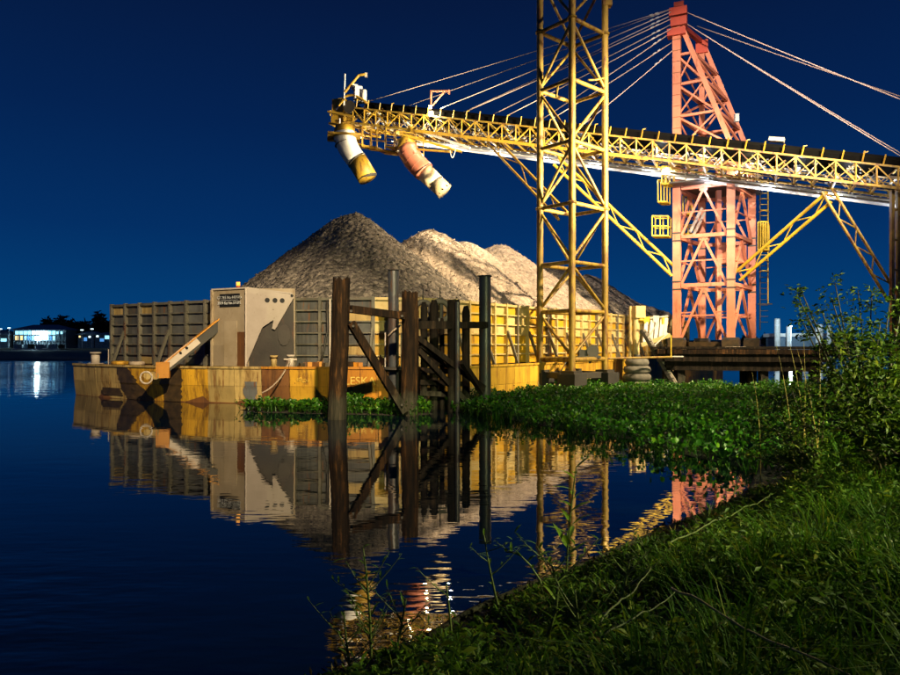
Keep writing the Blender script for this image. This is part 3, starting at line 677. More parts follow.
# machine on the lower rung
mc = P(588, 352, 36.9); t = thing('winch', mc-V((0,0,.35)), 'small black winch sitting in the lower bay of the lattice tower', 'winch')
bbox('bed', mc+V((0,0,-.27)), (1.25, .7, .12), 'dark', t); tube('drum', mc+V((.2,-.3,.05)), mc+V((.2,.3,.05)), .52, 'dark', t, n=16); tube('drum_flange', mc+V((.2,-.34,.05)), mc+V((.2,-.30,.05)), .66, 'dark', t, n=16)
bbox('gearbox', mc+V((-.3,0,-.05)), (.45, .5, .36), 'dark', t); tube('lever', mc+V((-.42,-.1,.1)), mc+V((-.46,-.1,.5)), .06, 'dark', t)
beam('support_leg', mc+V((.1,0,-.3)), mc+V((.1,0,-.62)), .12, .12, 'dark', t)
beam('support_leg', mc+V((-.5,0,-.3)), mc+V((-.9,0,-.55)), .1, .1, 'dark', t)
# pipe rail to the platform and slack cables
pr = tube('pipe_rail', P(606, 358.5, 37.2), P(672, 357, 38.6), .13, 'tower_yellow', None); tag(pr, 'long pipe rail running from the lattice tower to the timber platform', 'pipe')
cb = sweep('slack_cable', arc_pts(P(534, 369, 36.5), P(530, 386, 36), P(514, 388, 34.5)), .04, 'dark', n=6); tag(cb, 'slack black cable trailing from the tower footing toward the piles', 'cable')
cb = sweep('slack_cable', arc_pts(P(566, 362, 37), P(556, 384, 37), P(542, 376, 37)), .035, 'dark', n=6); tag(cb, 'looped black cable inside the tower footing', 'cable')

# ------------------------------------------------------------------ conveyor gallery
CA, CB = P(353, 123, 50), P(900, 188.5, 36)
ce = (CB-CA).normalized(); cside = V((-ce.y, ce.x, 0)).normalized()
if cside.y < 0: cside = -cside
LEN = (CB-CA).length; TOT = LEN*1.28; TH, TW = 1.14, 2.1
def C(t, s, u): return CA+ce*t+cside*s+V((0, 0, u))
cv = thing('conveyor_gallery', C(LEN*.7, 1, 0), 'long yellow truss conveyor with black belt cover reaching over the barge', 'conveyor')
for s in (0, TW):
    beam('chord', C(-.2, s, TH), C(TOT, s, TH), .10, .10, 'tower_yellow', cv); beam('chord', C(-.2, s, 0), C(TOT, s, 0), .12, .14, 'tower_yellow', cv)
bay = 1.0; nb = int(TOT/bay)
random.seed(5)
for i in range(nb+1):
    t = i*bay
    for s in (0, TW):
        beam('upright', C(t, s, .08), C(t, s, TH-.06), .07, .07, 'yellow', cv)
        if i < nb:
            a, b = (0.08, TH-.06) if i % 2 else (TH-.06, 0.08)
            beam('diagonal', C(t, s, a), C(t+bay, s, b), .075, .06, 'yellow', cv); beam('counter_diagonal', C(t, s+.05, TH-a+.02), C(t+bay, s+.05, TH-b+.02), .045, .045, 'tower_yellow', cv)
            if s == 0 and random.random() < .8: beam('diagonal', C(t+bay*.5, .5, .1), C(t+bay*random.choice((-.3, 1.2)), .5, TH-.1), .07, .05, random.choice(['galv', 'yellow', 'white']), cv)
    beam('cross_tie', C(t, .08, 0), C(t, TW-.08, 0), .1, .12, 'yellow', cv); beam('cross_tie', C(t, .08, TH), C(t, TW-.08, TH), .08, .1, 'yellow', cv)
    if i % 2 == 0:
        tube('idler', C(t, .5, .72), C(t, 1.7, .72), .16, 'galv', cv, n=8)
    if i < nb:
        beam('belt_bracket', C(t+.3, -.02, TH+.02), C(t+.42, -.08, TH+.60+random.uniform(-.06, .06)), .06, .06, 'yellow', cv)
        if i % 3 == 0: beam('bracket_tip', C(t+.40, -.08, TH+.56), C(t+.58, -.02, TH+.64), .05, .05, 'yellow', cv)
# belt, floor and cover
beam('belt', C(-.2, 1.1, .84), C(TOT, 1.1, .84), 1.1, .04, 'cover', cv)
beam('return_belt', C(-.2, 1.1, .25), C(TOT, 1.1, .25), 1.0, .03, 'cover', cv)
for i in range(0, nb, 2):
    t0, t1 = i*bay+1.0, min((i+2)*bay, TOT)+1.02
    prof = [(.12, TH+.03), (.10, TH+.38), (.45, TH+.66), (1.05, TH+.76), (1.65, TH+.66), (2.0, TH+.38), (1.98, TH+.03)]
    vv = [C(t0+.01, s, u) for s, u in prof]+[C(t1-.01, s, u) for s, u in prof]; n_ = len(prof)
    place('cover_sheet', poly_mesh('cover_sheet', vv, [(j, j+1, n_+j+1, n_+j) for j in range(n_-1)]+[(n_-1, 0, n_, 2*n_-1), tuple(range(n_))[::-1], tuple(range(n_, 2*n_))]), 'cover', cv)
beam('far_walkway', C(3.6, TW+.5, -.12), C(TOT, TW+.5, -.12), .6, .05, 'wall_rib', cv)
beam('walkway_edge', C(3.6, TW+.95, -.22), C(TOT, TW+.95, -.22), .07, .34, 'white', cv)
beam('cable_tray', C(3.6, TW+.06, -.36), C(TOT, TW+.06, -.36), .14, .10, 'galv', cv)
beam('toe_board', C(5, -.12, -.06), C(LEN*.62, -.12, -.06), .04, .20, 'yellow', cv)
for i in range(3, nb, 1):
    t = i*bay
    beam('hanger', C(t, TW, -.02), C(t+.5, TW+.9, -.2), .05, .05, 'white', cv)
    beam('hanger', C(t+.6, TW+.1, -.02), C(t+.2, TW+.9, -.2), .05, .05, 'white', cv)
    if i % 2: beam('rail_post', C(t, TW+.95, -.1), C(t, TW+.95, .95), .05, .05, 'yellow', cv)
for u in (.5, .95): beam('hand_rail', C(3.6, TW+.95, u), C(TOT, TW+.95, u), .05, .05, 'yellow', cv)
# tube lights along the gallery: real fittings with lamps in them
for i, t in enumerate(np.arange(1.6, LEN*1.02, 2.6)):
    cool = i in (4, 6, 8, 9, 11, 12) or i > 12
    p = C(t, TW-.3, TH-.12); tube('tube_light', p-ce*.55, p+ce*.55, .09, 'lampcool' if cool else 'lamptube', cv, n=8)
    L_ = lamp('POINT', 'gallery_lamp', C(t, TW*.55, TH-.28), 150 if not cool else 150, (1, .80, .45) if not cool else (.86, .92, 1), .12)
for i, t in enumerate(np.arange(7.0, LEN*1.05, 3.6)):
    p = C(t, TW+.35, -.24); tube('under_light', p-ce*.4, p+ce*.4, .05, 'lampcool', cv, n=8)
    lamp('POINT', 'under_lamp', p-V((0,0,.5))+cside*.1, 130, (.80, .86, 1), .10)
for t in (-.6, 2.2, 5.0):
    p = C(t, 2.35, -.5); tube('under_light', p-ce*.2, p+ce*.2, .06, 'lampwarm', cv, n=8); beam('lamp_bracket', p, p+V((0,0,.5)), .05, .05, 'dark', cv); lamp('POINT', 'head_lamp', p-V((0,0,.5)), 420, (1, .80, .42), .12)
# head end
hb_ = C(-1.3, .9, .75)
bbox('head_hood', C(-1.5, 1.0, 1.15), (1.0, 1.7, 1.2), 'yellow', cv, math.atan2(ce.y, ce.x)); bbox('head_hood', C(-1.6, 1.0, .2), (1.1, 1.5, .6), 'yellow', cv, math.atan2(ce.y, ce.x))
tube('head_pulley', C(-.3, .0, 1.15), C(-.3, 2.1, 1.15), .9, 'cover', cv, n=18); tube('pulley_rim', C(-.3, -.08, 1.15), C(-.3, 0, 1.15), .95, 'dark', cv, n=18)
sweep('hood_arch', arc_pts(C(-1.0, -.05, 1.6), C(-.2, -.05, 2.5), C(1.3, -.05, 1.55)), .09, 'yellow', cv, n=6); sweep('hood_arch', arc_pts(C(-1.0, 1.6, 1.6), C(-.2, 1.6, 2.5), C(1.3, 1.6, 1.55)), .09, 'yellow', cv, n=6)
bbox('drive_motor', C(.25, .3, 2.3), (.55, .7, .9), 'galv', cv, .3); tube('drive_motor', C(.85, .2, 1.75), C(.85, .2, 2.55), .4, 'white', cv); bbox('drive_motor', C(-.05, .3, 2.75), (.4, .3, .35), 'white', cv, .5)
beam('head_beam', C(-2.1, -.1, -.25), C(1.2, -.1, -.35), .14, .14, 'yellow', cv); beam('head_beam', C(-2.2, -.12, .6), C(.2, -.12, .45), .12, .12, 'yellow', cv); beam('head_beam', C(-2.1, 2.0, -.25), C(1.2, 2.0, -.35), .14, .14, 'yellow', cv)
beam('head_beam', C(-2.1, -.1, -.25), C(-2.1, 2.0, -.25), .1, .1, 'yellow', cv)
random.seed(33)
for i in range(46):
    a_ = C(random.uniform(-2.2, 3.2), random.uniform(-.3, 2.2), random.uniform(-.7, 1.5)); v_ = random.choice([ce*random.uniform(.5, 1.6), V((0, 0, random.uniform(.4, 1.0))), cside*random.uniform(.4, 1.0), ce*.6+V((0, 0, random.choice((-.6, .6))))])
    beam('head_frame_bar', a_, a_+v_, .08, .08, random.choice(['yellow', 'yellow', 'yellow', 'galv', 'dark']), cv)
for i in range(210):
    a_ = C(random.uniform(1, LEN), random.uniform(.3, 1.9), random.uniform(.1, .8)); v_ = random.choice([ce*random.uniform(.3, 1.2), V((0, 0, random.uniform(.2, .5))), ce*.4+V((0, 0, random.choice((-.4, .4))))])
    beam('gallery_fitting', a_, a_+v_, random.uniform(.05, .14), .08, random.choice(['white', 'galv', 'yellow']), cv)
t = thing('davit', C(-.75, -.1, 1.3), 'yellow davit arm on the conveyor head above the white motor', 'davit')
tube('mast', C(-.75, -.1, 1.2), P(345, 74, 50.2), .13, 'galv', t); tube('arm', P(345, 92, 50.2), P(359, 75, 50), .2, 'yellow', t); tube('arm', P(359, 75, 50), P(366, 74.5, 50), .2, 'yellow', t); bbox('hook_block', P(366, 75, 50), (.16, .16, .3), 'plate', t)
t = thing('davit', P(431, 109, 47.8), 'red triangular davit with a lit floodlight at its foot', 'davit')
tube('mast', P(431, 109, 47.8), P(431, 90.5, 47.8), .16, 'pink', t); tube('arm', P(431, 91, 47.8), P(449, 91, 47.2), .16, 'pink', t); tube('strut', P(432, 106, 47.8), P(445, 91, 47.4), .13, 'pink', t); bbox('hook_block', P(449, 92, 47.2), (.14, .14, .26), 'pink', t)
lp = P(431, 113.5, 47.3); bbox('floodlight_case', lp+V((0, .16, 0)), (.36, .2, .42), 'dark', t); bbox('floodlight_lens', lp, (.26, .08, .32), 'lampwarm', t); bbox('floodlight_lens', P(430.4, 107, 47.4), (.2, .08, .2), 'lampwarm', t)
lamp('POINT', 'davit_lamp', lp+V((0, -.3, 0)), 500, (1, .82, .5), .15)
# hanging maintenance cages below the boom
random.seed(3)
for (x0, y0, x1, y1, dd) in ((362, 126, 377, 146, 49.4), (377, 130, 396, 150, 49.2), (386, 128, 402, 147, 48.8), (396, 131, 416, 149, 48.4), (354, 124, 363, 144, 50)):
    back_ = V((.5, 1.0, 0))
    c4 = [P(x0, y0, dd), P(x1, y0+(x1-x0)*.12, dd), P(x1, y1+(x1-x0)*.12, dd), P(x0, y1, dd)]
    for off in (V((0,0,0)), back_):
        for a, b in ((0, 1), (1, 2), (2, 3), (3, 0)): tube('cage_bar', c4[a]+off, c4[b]+off, .09, 'yellow', cv, n=6)
        tube('cage_bar', c4[0].lerp(c4[3], .5)+off, c4[1].lerp(c4[2], .5)+off, .06, 'yellow', cv, n=6)
    for p in c4: tube('cage_bar', p, p+back_, .07, 'yellow', cv, n=6)
    me = extrude_poly('cage_floor', [c4[3]+V((0,0,.05)), c4[2]+V((0,0,.05)), c4[2]+back_+V((0,0,.05)), c4[3]+back_+V((0,0,.05))], V((0,0,1)), .05); place('cage_floor', me, 'yellow', cv)
beam('under_beam', P(400, 134, 48), P(462, 152, 47), .2, .14, 'yellow', cv); beam('under_beam', P(400, 148, 48), P(452, 152, 47), .16, .12, 'yellow', cv); beam('under_beam', P(416, 130, 48), P(470, 148, 46.5), .14, .14, 'white', cv)
sweep('hose_loop', arc_pts(P(450, 150, 46.8), P(452, 166, 46.8), P(455.5, 149, 46.8), 14), .03, 'white', cv, n=6)
# discharge chutes
t = thing('discharge_chute', P(344, 132, 49.7), 'white curved discharge spout with yellow end hanging from the conveyor head', 'chute')
sweep('upper_spout', arc_pts(P(344, 133, 49.7), P(345, 147, 49.7), P(358, 162, 49.5), 8), [.80, .80, .79, .78, .77, .76, .75, .74, .73], 'white', t, n=18)
sweep('lower_spout', [P(357, 160.5, 49.5), P(368, 178.5, 49.3)], [.74, .72], 'yellow', t, n=18)
for a, b, r_ in ((P(345.3, 143, 49.7), P(345.5, 143.6, 49.7), .82), (P(356.5, 160, 49.5), P(357.1, 160.7, 49.5), .78), (P(367.3, 177.3, 49.3), P(367.6, 178, 49.3), .74)): sweep('band', [a, b], r_, 'dark', t, n=18)
bbox('hopper_flange', P(344, 137, 49.7), (2.4, 1.9, .14), 'yellow', t, .2); sweep('throat', [P(344, 126, 49.7), P(344, 134, 49.7)], [.62, .78], 'yellow', t, n=16); tube('support_rail', P(328, 141, 49.3), P(355, 142, 49.3), .1, 'dark', t)
t = thing('discharge_chute', P(408, 148, 48), 'salmon curved discharge spout with cream end below the conveyor', 'chute')
sweep('upper_spout', arc_pts(P(407, 148, 48.2), P(411, 160, 48), P(425, 172, 47.8), 8), [.74]*9, 'pipepink', t, n=18); sweep('throat', [P(406, 140, 48.3), P(407, 149, 48.2)], [.6, .74], 'yellow', t, n=16)
sweep('lower_spout', [P(423.5, 171, 47.8), P(436, 183, 47.6)], [.66, .62], 'cream', t, n=18); sweep('end_spout', [P(435.5, 182.5, 47.6), P(445, 191.5, 47.5)], [.61, .60], 'cream', t, n=18)
for a, b, r_ in ((P(423, 170.3, 47.8), P(423.4, 170.8, 47.8), .76), (P(435.3, 182.2, 47.6), P(435.7, 182.7, 47.6), .64)): sweep('band', [a, b], r_, 'dark', t, n=18)
for q_ in (.25, .5, .75):
    ap = arc_pts(P(407, 148, 48.2), P(411, 160, 48), P(425, 172, 47.8), 40); i_ = int(q_*40); sweep('weld_ring', [ap[i_], ap[i_]+(ap[i_+1]-ap[i_])*.5], .755, 'pipepink', t, n=18)
for k_ in range(10): a_ = k_*.628; c_ = P(444.6, 191.2, 47.5); R_ = frame(P(445, 191.5, 47.5)-P(435.5, 182.5, 47.6)); tube('bolt', c_+R_ @ V((math.cos(a_)*.64, math.sin(a_)*.64, -.05)), c_+R_ @ V((math.cos(a_)*.64, math.sin(a_)*.64, .05)), .07, 'dark', t, n=6)
sweep('stay_rope', [P(432, 167, 47.5), P(441, 181, 47.4)], .05, 'dark', t, n=6)
# sign-like sheet on the belt cover
s_ = beam('roof_sheet', P(769, 139.5, 39.6), P(784.5, 140.5, 39.2), .5, .22, 'plate', cv)

# ------------------------------------------------------------------ red tower
FL, FR, BR, BL = P(677, 0, 44.0), P(731, 0, 42.4), P(752, 0, 46.2), P(702, 0, 47.6)
TL = [FL, FR, BR, BL]
GZ, Z1, Z2, Z3, ZT = 2.95, 6.45, 9.6, 12.75, 15.2
rt = thing('mast_tower', zed((FL+BR)/2, GZ), 'salmon red steel mast tower rising through the conveyor on a timber platform', 'tower')
for p in TL:
    beam('leg', zed(p, GZ), zed(p, ZT), .48, .48, 'pink', rt, up=V((.45, .9, 0)))
    for z in (Z1-.25, Z1+.25, Z2-.25, Z2+.25, Z3+.3): beam('splice_band', zed(p, z-.05), zed(p, z+.05), .52, .52, 'dark', rt, up=V((.45, .9, 0)))
    beam('base_plate', zed(p, GZ), zed(p, GZ+.12), .95, .95, 'dark', rt, up=V((.45, .9, 0)))
levels = [GZ, Z1, Z2, Z3, ZT]
for j in range(4):
    a, b = TL[j], TL[(j+1) % 4]; d_ = (b-a).normalized(); a2, b2 = a+d_*.3, b-d_*.3; m_ = (a+b)/2
    for i, z in enumerate(levels[1:]): beam('horizontal', zed(a2, z), zed(b2, z), .24, .24, 'pink', rt)
    for i in range(4):
        z0, z1 = levels[i], levels[i+1]
        for e in (a2, b2): beam('knee_brace', zed(e, z0+.12), zed(m_, z1-.15), .15, .15, 'pink', rt)
    for i in range(4):
        z0, z1 = levels[i], levels[i+1]; zm = (z0+z1)/2
        if i: beam('thin_tie', zed(a2, zm), zed(b2, zm), .08, .08, 'pink', rt)
        beam('gusset', zed(m_, z1-.28), zed(m_, z1-.10), .5, .06, 'pink', rt, up=V((d_.y, -d_.x, 0)))
        for e, sg in ((a2, 1), (b2, -1)): beam('sub_brace', zed(e, zm), zed(e.lerp(m_, .52), zm), .07, .07, 'pink', rt)
    beam('thin_tie', zed(a2, GZ+1.55), zed(b2, GZ+1.55), .1, .1, 'pink', rt)
m_ = zed((FL+BR)/2, 0); beam('centre_column', zed(m_+V((.2, 0, 0)), GZ), zed(m_+V((.2, 0, 0)), ZT), .3, .3, 'pink', rt); beam('duct', zed(m_+V((1.2,.4,0)), Z1+1.6), zed(m_+V((1.2,.4,0)), Z1+2.8), 1.7, .9, 'pink', rt)
for q0, q1 in (((690, 232), (702, 208)), ((693, 236), (705, 212))): beam('stair_stringer', P(*q0, 44.5), P(*q1, 45), .1, .16, 'plate', rt)
# mast above the conveyor
MT = 23.2
beam('mast_leg', zed(FL, ZT), zed(FL, MT), .50, .50, 'pink', rt, up=V((.45, .9, 0))); beam('mast_leg', zed(BL, ZT), zed(BL, MT+.3), .36, .36, 'pink', rt, up=V((.45, .9, 0)))
beam('raking_leg', zed(FR, ZT), zed(FL+(FR-FL)*.10, MT), .30, .30, 'pink', rt); beam('raking_leg', zed(BR, ZT), zed(BL+(BR-BL)*.06, MT+.3), .30, .30, 'pink', rt)
def mz(t): return ZT+(MT-ZT)*t
def rk(a, b, t): return zed(a.lerp(b, 1-t*.9), mz(t))
for t in (.28, .54, .78):
    beam('mast_tie', zed(FL, mz(t)), rk(FL, FR, t), .16, .16, 'pink', rt); beam('mast_tie', zed(BL, mz(t)), rk(BL, BR, t), .24, .24, 'pink', rt); beam('mast_tie', zed(FL, mz(t)), zed(BL, mz(t)), .2, .2, 'pink', rt); beam('mast_tie', rk(FL, FR, t), rk(BL, BR, t), .2, .2, 'pink', rt)
for (t0, t1) in ((.0, .28), (.28, .54), (.54, .78)):
    beam('mast_lacing', zed(FL, mz(t0)), rk(FL, FR, t1), .09, .09, 'pink', rt); beam('mast_lacing', rk(BL, BR, t0), zed(BL, mz(t1)), .09, .09, 'pink', rt); beam('mast_lacing', zed(BL, mz(t0)), zed(FL, mz(t1)), .08, .08, 'pink', rt)
    beam('mast_diagonal', rk(FL, FR, t0), zed(FL, mz(t1)), .12, .12, 'pink', rt); beam('mast_diagonal', zed(BL, mz(t0)), rk(BL, BR, t1), .12, .12, 'pink', rt)
    beam('mast_diagonal', zed(FL, mz(t0)), zed(BL, mz(t1)), .12, .12, 'pink', rt); beam('mast_diagonal', rk(FL, FR, t1), rk(BL, BR, t0), .12, .12, 'pink', rt)
for z in np.arange(ZT+.7, MT, .72): beam('rung_band', zed(FL, z), zed(FL, z+.035), .54, .54, 'hull_brown', rt, up=V((.45, .9, 0)))
hd = zed(FL, MT)
for (c_, sz) in ((hd+V((.1, -.1, .3)), (1.0, .8, .55)), (hd+V((.05, -.1, .95)), (1.1, .8, .5)), (hd+V((.1, -.1, 1.45)), (.6, .5, .3)), (hd+V((-.05, -.1, -.35)), (1.15, .7, .45))): bbox('head_block', c_, sz, 'red', rt, -.4)
bh = zed(BL, MT+.3); bbox('head_block', bh+V((0, 0, .0)), (.8, .7, .9), 'red', rt, -.4); beam('head_link', hd+V((0,0,.4)), bh+V((0,0,.4)), .26, .3, 'red', rt)
bbox('small_lamp', P(736.5, 118, 44), (.25, .25, .5), 'galv', rt)
# platforms and railings
def railing(pts, z, hgt, mat, parent, post=.9):
    for a, b in zip(pts[:-1], pts[1:]):
        n = max(1, round((b-a).length/post))
        for i in range(n+1): q = a.lerp(b, i/n); beam('rail_post', zed(q, z), zed(q, z+hgt), .07, .07, mat, parent)
        for u in (hgt, hgt*.55): beam('hand_rail', zed(a, z+u), zed(b, z+u), .07, .07, mat, parent)
pf = [FL+V((-.8, -.9, 0)), FR+V((.1, -.9, 0)), BR+V((.8, .2, 0)), BL+V((-.6, .3, 0))]
place('upper_platform', extrude_poly('upper_platform', [zed(p, Z3+.15) for p in pf], V((0,0,1)), .10), 'dark', rt)
railing(pf+[pf[0]], Z3+.33, 1.05, 'plate', rt, 1.0)
def cage(px0, px1, y0, y1, d, nx, ny, mat, parent):
    bk = V((.45, .8, 0))
    for o_ in (V((0,0,0)), bk):
        for i in range(nx+1): x = px0+(px1-px0)*i/nx; tube('cage_bar', P(x, y0, d)+o_, P(x, y1, d)+o_, .09, mat, parent, n=6)
        for i in range(ny+1): y = y0+(y1-y0)*i/ny; tube('cage_bar', P(px0, y, d)+o_, P(px1, y, d)+o_, .09, mat, parent, n=6)
    for i in range(ny+1):
        for x in (px0, px1): y = y0+(y1-y0)*i/ny; tube('cage_bar', P(x, y, d), P(x, y, d)+bk, .08, mat, parent, n=6)
    place('landing', extrude_poly('landing', [P(px0, y1, d), P(px1, y1, d), P(px1, y1, d)+bk, P(px0, y1, d)+bk], V((0,0,1)), .08), mat, parent)
cage(652, 668, 216, 236, 43.6, 2, 2, 'railyel', rt); cage(658, 667, 180, 202, 43.8, 3, 1, 'railyel', rt); cage(662, 674, 166, 184, 43.4, 3, 2, 'railyel', rt); cage(683, 692, 196, 214, 46, 2, 1, 'railyel', rt); cage(682, 694, 225, 234, 46, 2, 1, 'railyel', rt)
cage(758, 768, 222, 250, 45.6, 4, 1, 'railyel', rt)
for x in (760, 768): tube('ladder_rail', P(x, 178, 45.8), P(x, 330 if x == 760 else 304, 45.8), .09, 'railyel' if x == 768 else 'dark', rt, n=6)
for i in range(26): y = 182+i*5.6; tube('rung', P(760, y, 45.8), P(768, y, 45.8), .05, 'railyel' if i < 14 else 'dark', rt, n=6)
for y in (190, 200, 212, 262, 272): sweep('ladder_hoop', arc_pts(P(759, y, 45.8), P(764, y-3, 44.2), P(769, y, 45.8)), .035, 'railyel', rt, n=5)
beam('ladder_foot', P(758, 304, 45.8), P(772, 304, 45.8), .08, .08, 'dark', rt)
for q in (P(665, 171, 43), P(738, 171, 42)):
    tube('bulkhead_lamp', q, q+V((0, .1, 0)), .34, 'lampwarm', rt, n=12); lamp('POINT', 'platform_lamp', q+V((0, -.25, 0)), 190, (1, .86, .62), .12)
# struts
st = thing('raking_strut', P(668, 270, 43.6), 'yellow twin tube strut from the red tower up to the boom', 'strut', 'conveyor struts')
lattice('rail', P(674, 272, 43.9), P(556, 161, 45.2), V((.35, .2, .52)), 9, .20, .08, 'railyel', st)
st = thing('raking_strut', P(559, 212, 38.8), 'slender yellow strut from the lattice tower up to the boom', 'strut', 'conveyor struts')
lattice('rail', P(563, 216, 39.2), P(491, 140, 46.4), V((.50, .1, .45)), 5, .16, .08, 'yellow', st)
st = thing('raking_strut', P(748, 272, 44), 'yellow twin tube strut rising from the red tower toward the shore', 'strut', 'conveyor struts')
lattice('rail', P(738, 276, 43.4), P(829, 197, 38.0), V((.30, .1, -.52)), 6, .20, .08, 'railyel', st)
st = thing('raking_trestle', P(895, 300, 36), 'slanting tube leg under the shoreward end of the conveyor', 'trestle')
lattice('rail', P(894, 300, 36.5), P(827, 190, 37.8), V((.55, 0, .22)), 8, .16, .08, 'tower_yellow', st)
tube('leg', V((P(894, 300, 36.5).x+.6, 36.6, .5)), P(894, 300, 36.5), .3, 'tower_yellow', st)
st = thing('trestle_post', P(895, 345, 36.2), 'vertical twin steel post carrying the shoreward conveyor', 'trestle')
for x in (892, 898): q = P(x, 0, 36.4); beam('post', V((q.x, q.y, .3)), V((q.x, q.y, P(0, 191, 36.4).z)), .16, .22, 'tower_yellow', st)
for y in (210, 240, 270, 300, 330): beam('tie', P(892, y, 36.4), P(898, y, 36.4), .1, .1, 'tower_yellow', st)
# off-frame shoreward trestle at the conveyor tail
q = C(TOT-1, 0, 0); q2 = C(TOT-1, TW, 0)
st = thing('tail_trestle', (q.x, q.y, 0), 'yellow trestle under the landward tail of the conveyor', 'trestle')
for p in (q, q2): beam('post', V((p.x, p.y, .2)), V((p.x, p.y, p.z-.1)), .3, .3, 'tower_yellow', st)
beam('tie', V((q.x, q.y, 4)), V((q2.x, q2.y, 4)), .2, .2, 'tower_yellow', st)
# stay cables
def cable(pts, label, r=.035):
    o = sweep('stay_cable', pts, r, 'steel', n=6); tag(o, label, 'cable', 'stay cables of the mast tower')
def sag(a, b, s=.15): m = (a+b)/2-V((0,0,s)); return arc_pts(a, m, b, 8)
lows = [(369, 102, 0, 9), (394, 103.5, 2.0, 9), (440, 108.7, 0, 12), (452.7, 109.5, 2.0, 15), (467, 111, 0, 19), (480, 112.7, 2.0, 24), (508, 114.7, 0, 29), (531, 116.3, 2.0, 32), (551, 118.7, 0, 43), (576, 119.5, 2.0, 51)]
names = ['outermost', 'second', 'third', 'fourth', 'fifth', 'sixth', 'seventh', 'eighth', 'ninth', 'innermost']
for (px, py, s, ya), nm in zip(lows, names):
    u = (px-353)/547; dd = 50-14*u*(36/ (36+ (50-36)*(1-u)) if False else 1)
    # depth of the gallery under this column
    tt = None
    for t in np.linspace(-1, LEN, 300):
        q = C(t, s, TH+.5)
        if tt is None or abs(450+q.x/q.y*F-px) < tt[0]: tt = (abs(450+q.x/q.y*F-px), q)
    a = tt[1]+V((0,0,.1)); b = P(671, ya, 43.6) if s == 0 else P(672, ya, 44.0)
    cable(sag(a, b, .12), f'{nm} stay cable, counted from the conveyor head, running up to the red mast', .030 if px > 430 else .024)
    d_ = (b-a).normalized()
    for r0 in (.9, 1.25): o = tube('turnbuckle', b-d_*r0-d_*.1, b-d_*r0+d_*.1, .11, 'galv', rt, n=6)
for i, (p0, p1, lb) in enumerate(((P(686, 12, 43.8), P(935, 113, 37), 'upper back stay running landward from the tall red mast head'), (P(697, 26, 46.8), P(935, 108, 38), 'upper back stay running landward from the lower red mast head'),
                                  (P(687, 24, 43.8), P(902, 157, 36.6), 'lower back stay from the tall red mast head to the conveyor'), (P(698, 31, 46.8), P(902, 154, 37.8), 'lower back stay from the lower red mast head to the conveyor'))):
    cable(sag(p0, p1, .1), lb, .032)
# off-frame anchor for the upper back stays
t = thing('anchor_mast', (P(935, 113, 37).x, 37.3, 0), 'steel twin post holding the upper back stays of the red mast', 'post')
for dy in (0, .9): q = P(935, 113, 37); beam('post', V((q.x, 37+dy, .3)), V((q.x, 37+dy, q.z+.4)), .35, .35, 'tower_yellow', t)
beam('tie', V((q.x, 37, 8)), V((q.x, 37.9, 8)), .2, .2, 'tower_yellow', t)

# ------------------------------------------------------------------ timber platform under the red tower
tp = thing('timber_platform', (16.5, 43, 0), 'dark timber pile platform carrying the red tower', 'platform')
p0, p1 = P(657, 0, 39.4), P(835, 0, 36.6); ed = (p1-p0); ed.z = 0; EL = ed.length; ed.normalize(); pd = V((-ed.y, ed.x, 0))
nP = 15
for i in range(nP):                       # deck planks run along the front
    w_ = 11.0/nP; a = zed(p0, 2.42+random.uniform(-.015, .03))+pd*(i*w_+.03+w_/2); b = a+ed*EL
    beam('deck_plank', a+ed*random.uniform(-.4, .1), b, w_-.05, .12, 'wooddark', tp)
beam('edge_timber', zed(p0, 2.22)-pd*.06, zed(p0, 2.22)+ed*EL-pd*.06, .26, .26, 'wood', tp); beam('edge_timber', zed(p0, 1.88)+pd*.06, zed(p0, 1.88)+ed*EL*.96+pd*.06, .26, .44, 'wooddark', tp)
beam('fascia', zed(p0, 1.42)+pd*.2+ed*.5, zed(p0, 1.42)+pd*.2+ed*EL*.93, .14, .56, 'wooddark', tp)
for u in (.06, .14, .62, .9):
    for v_ in (.5, 5.5, 10.4):
        q = zed(p0, 0)+ed*(u*EL)+pd*v_; beam('pile', V((q.x, q.y, -1.5)), V((q.x, q.y, 2.3)), .42, .42, 'wooddark', tp)
for v_ in (.5, 5.5, 10.4): beam('bearer', zed(p0, 2.0)+pd*v_+ed*.2, zed(p0, 2.0)+pd*v_+ed*EL*.98, .3, .34, 'wooddark', tp)
beam('cross_brace', zed(p0, 1.6)+pd*.5+ed*.06*EL, zed(p0, .0)+pd*.5+ed*.14*EL, .16, .16, 'wooddark', tp)
for p in TL: bbox('plinth', zed(p, 2.71), (1.0, 1.0, .46), 'dark_brown', tp, -.5)
sandp = extrude_poly('rubble', [zed(FL, 2.5)+V((.7,-.2,0)), zed(FR, 2.5)+V((-.6,.2,0)), zed(FR, 2.5)+V((-.4,1.4,0)), zed(FL, 2.5)+V((.6,1.4,0))], V((0,0,1)), .3); place('rubble', sandp, 'dark_brown', tp)
bbox('white_plank', P(735, 347, 39), (1.1, .2, .05), 'plate', tp, -.2); bbox('white_plank', P(677, 356.5, 38.7), (.7, .14, .06), 'white', tp, -.2)
tube('corner_rail', P(671, 356, 38.8), P(671, 335, 38.8), .08, 'railyel', tp, n=6)
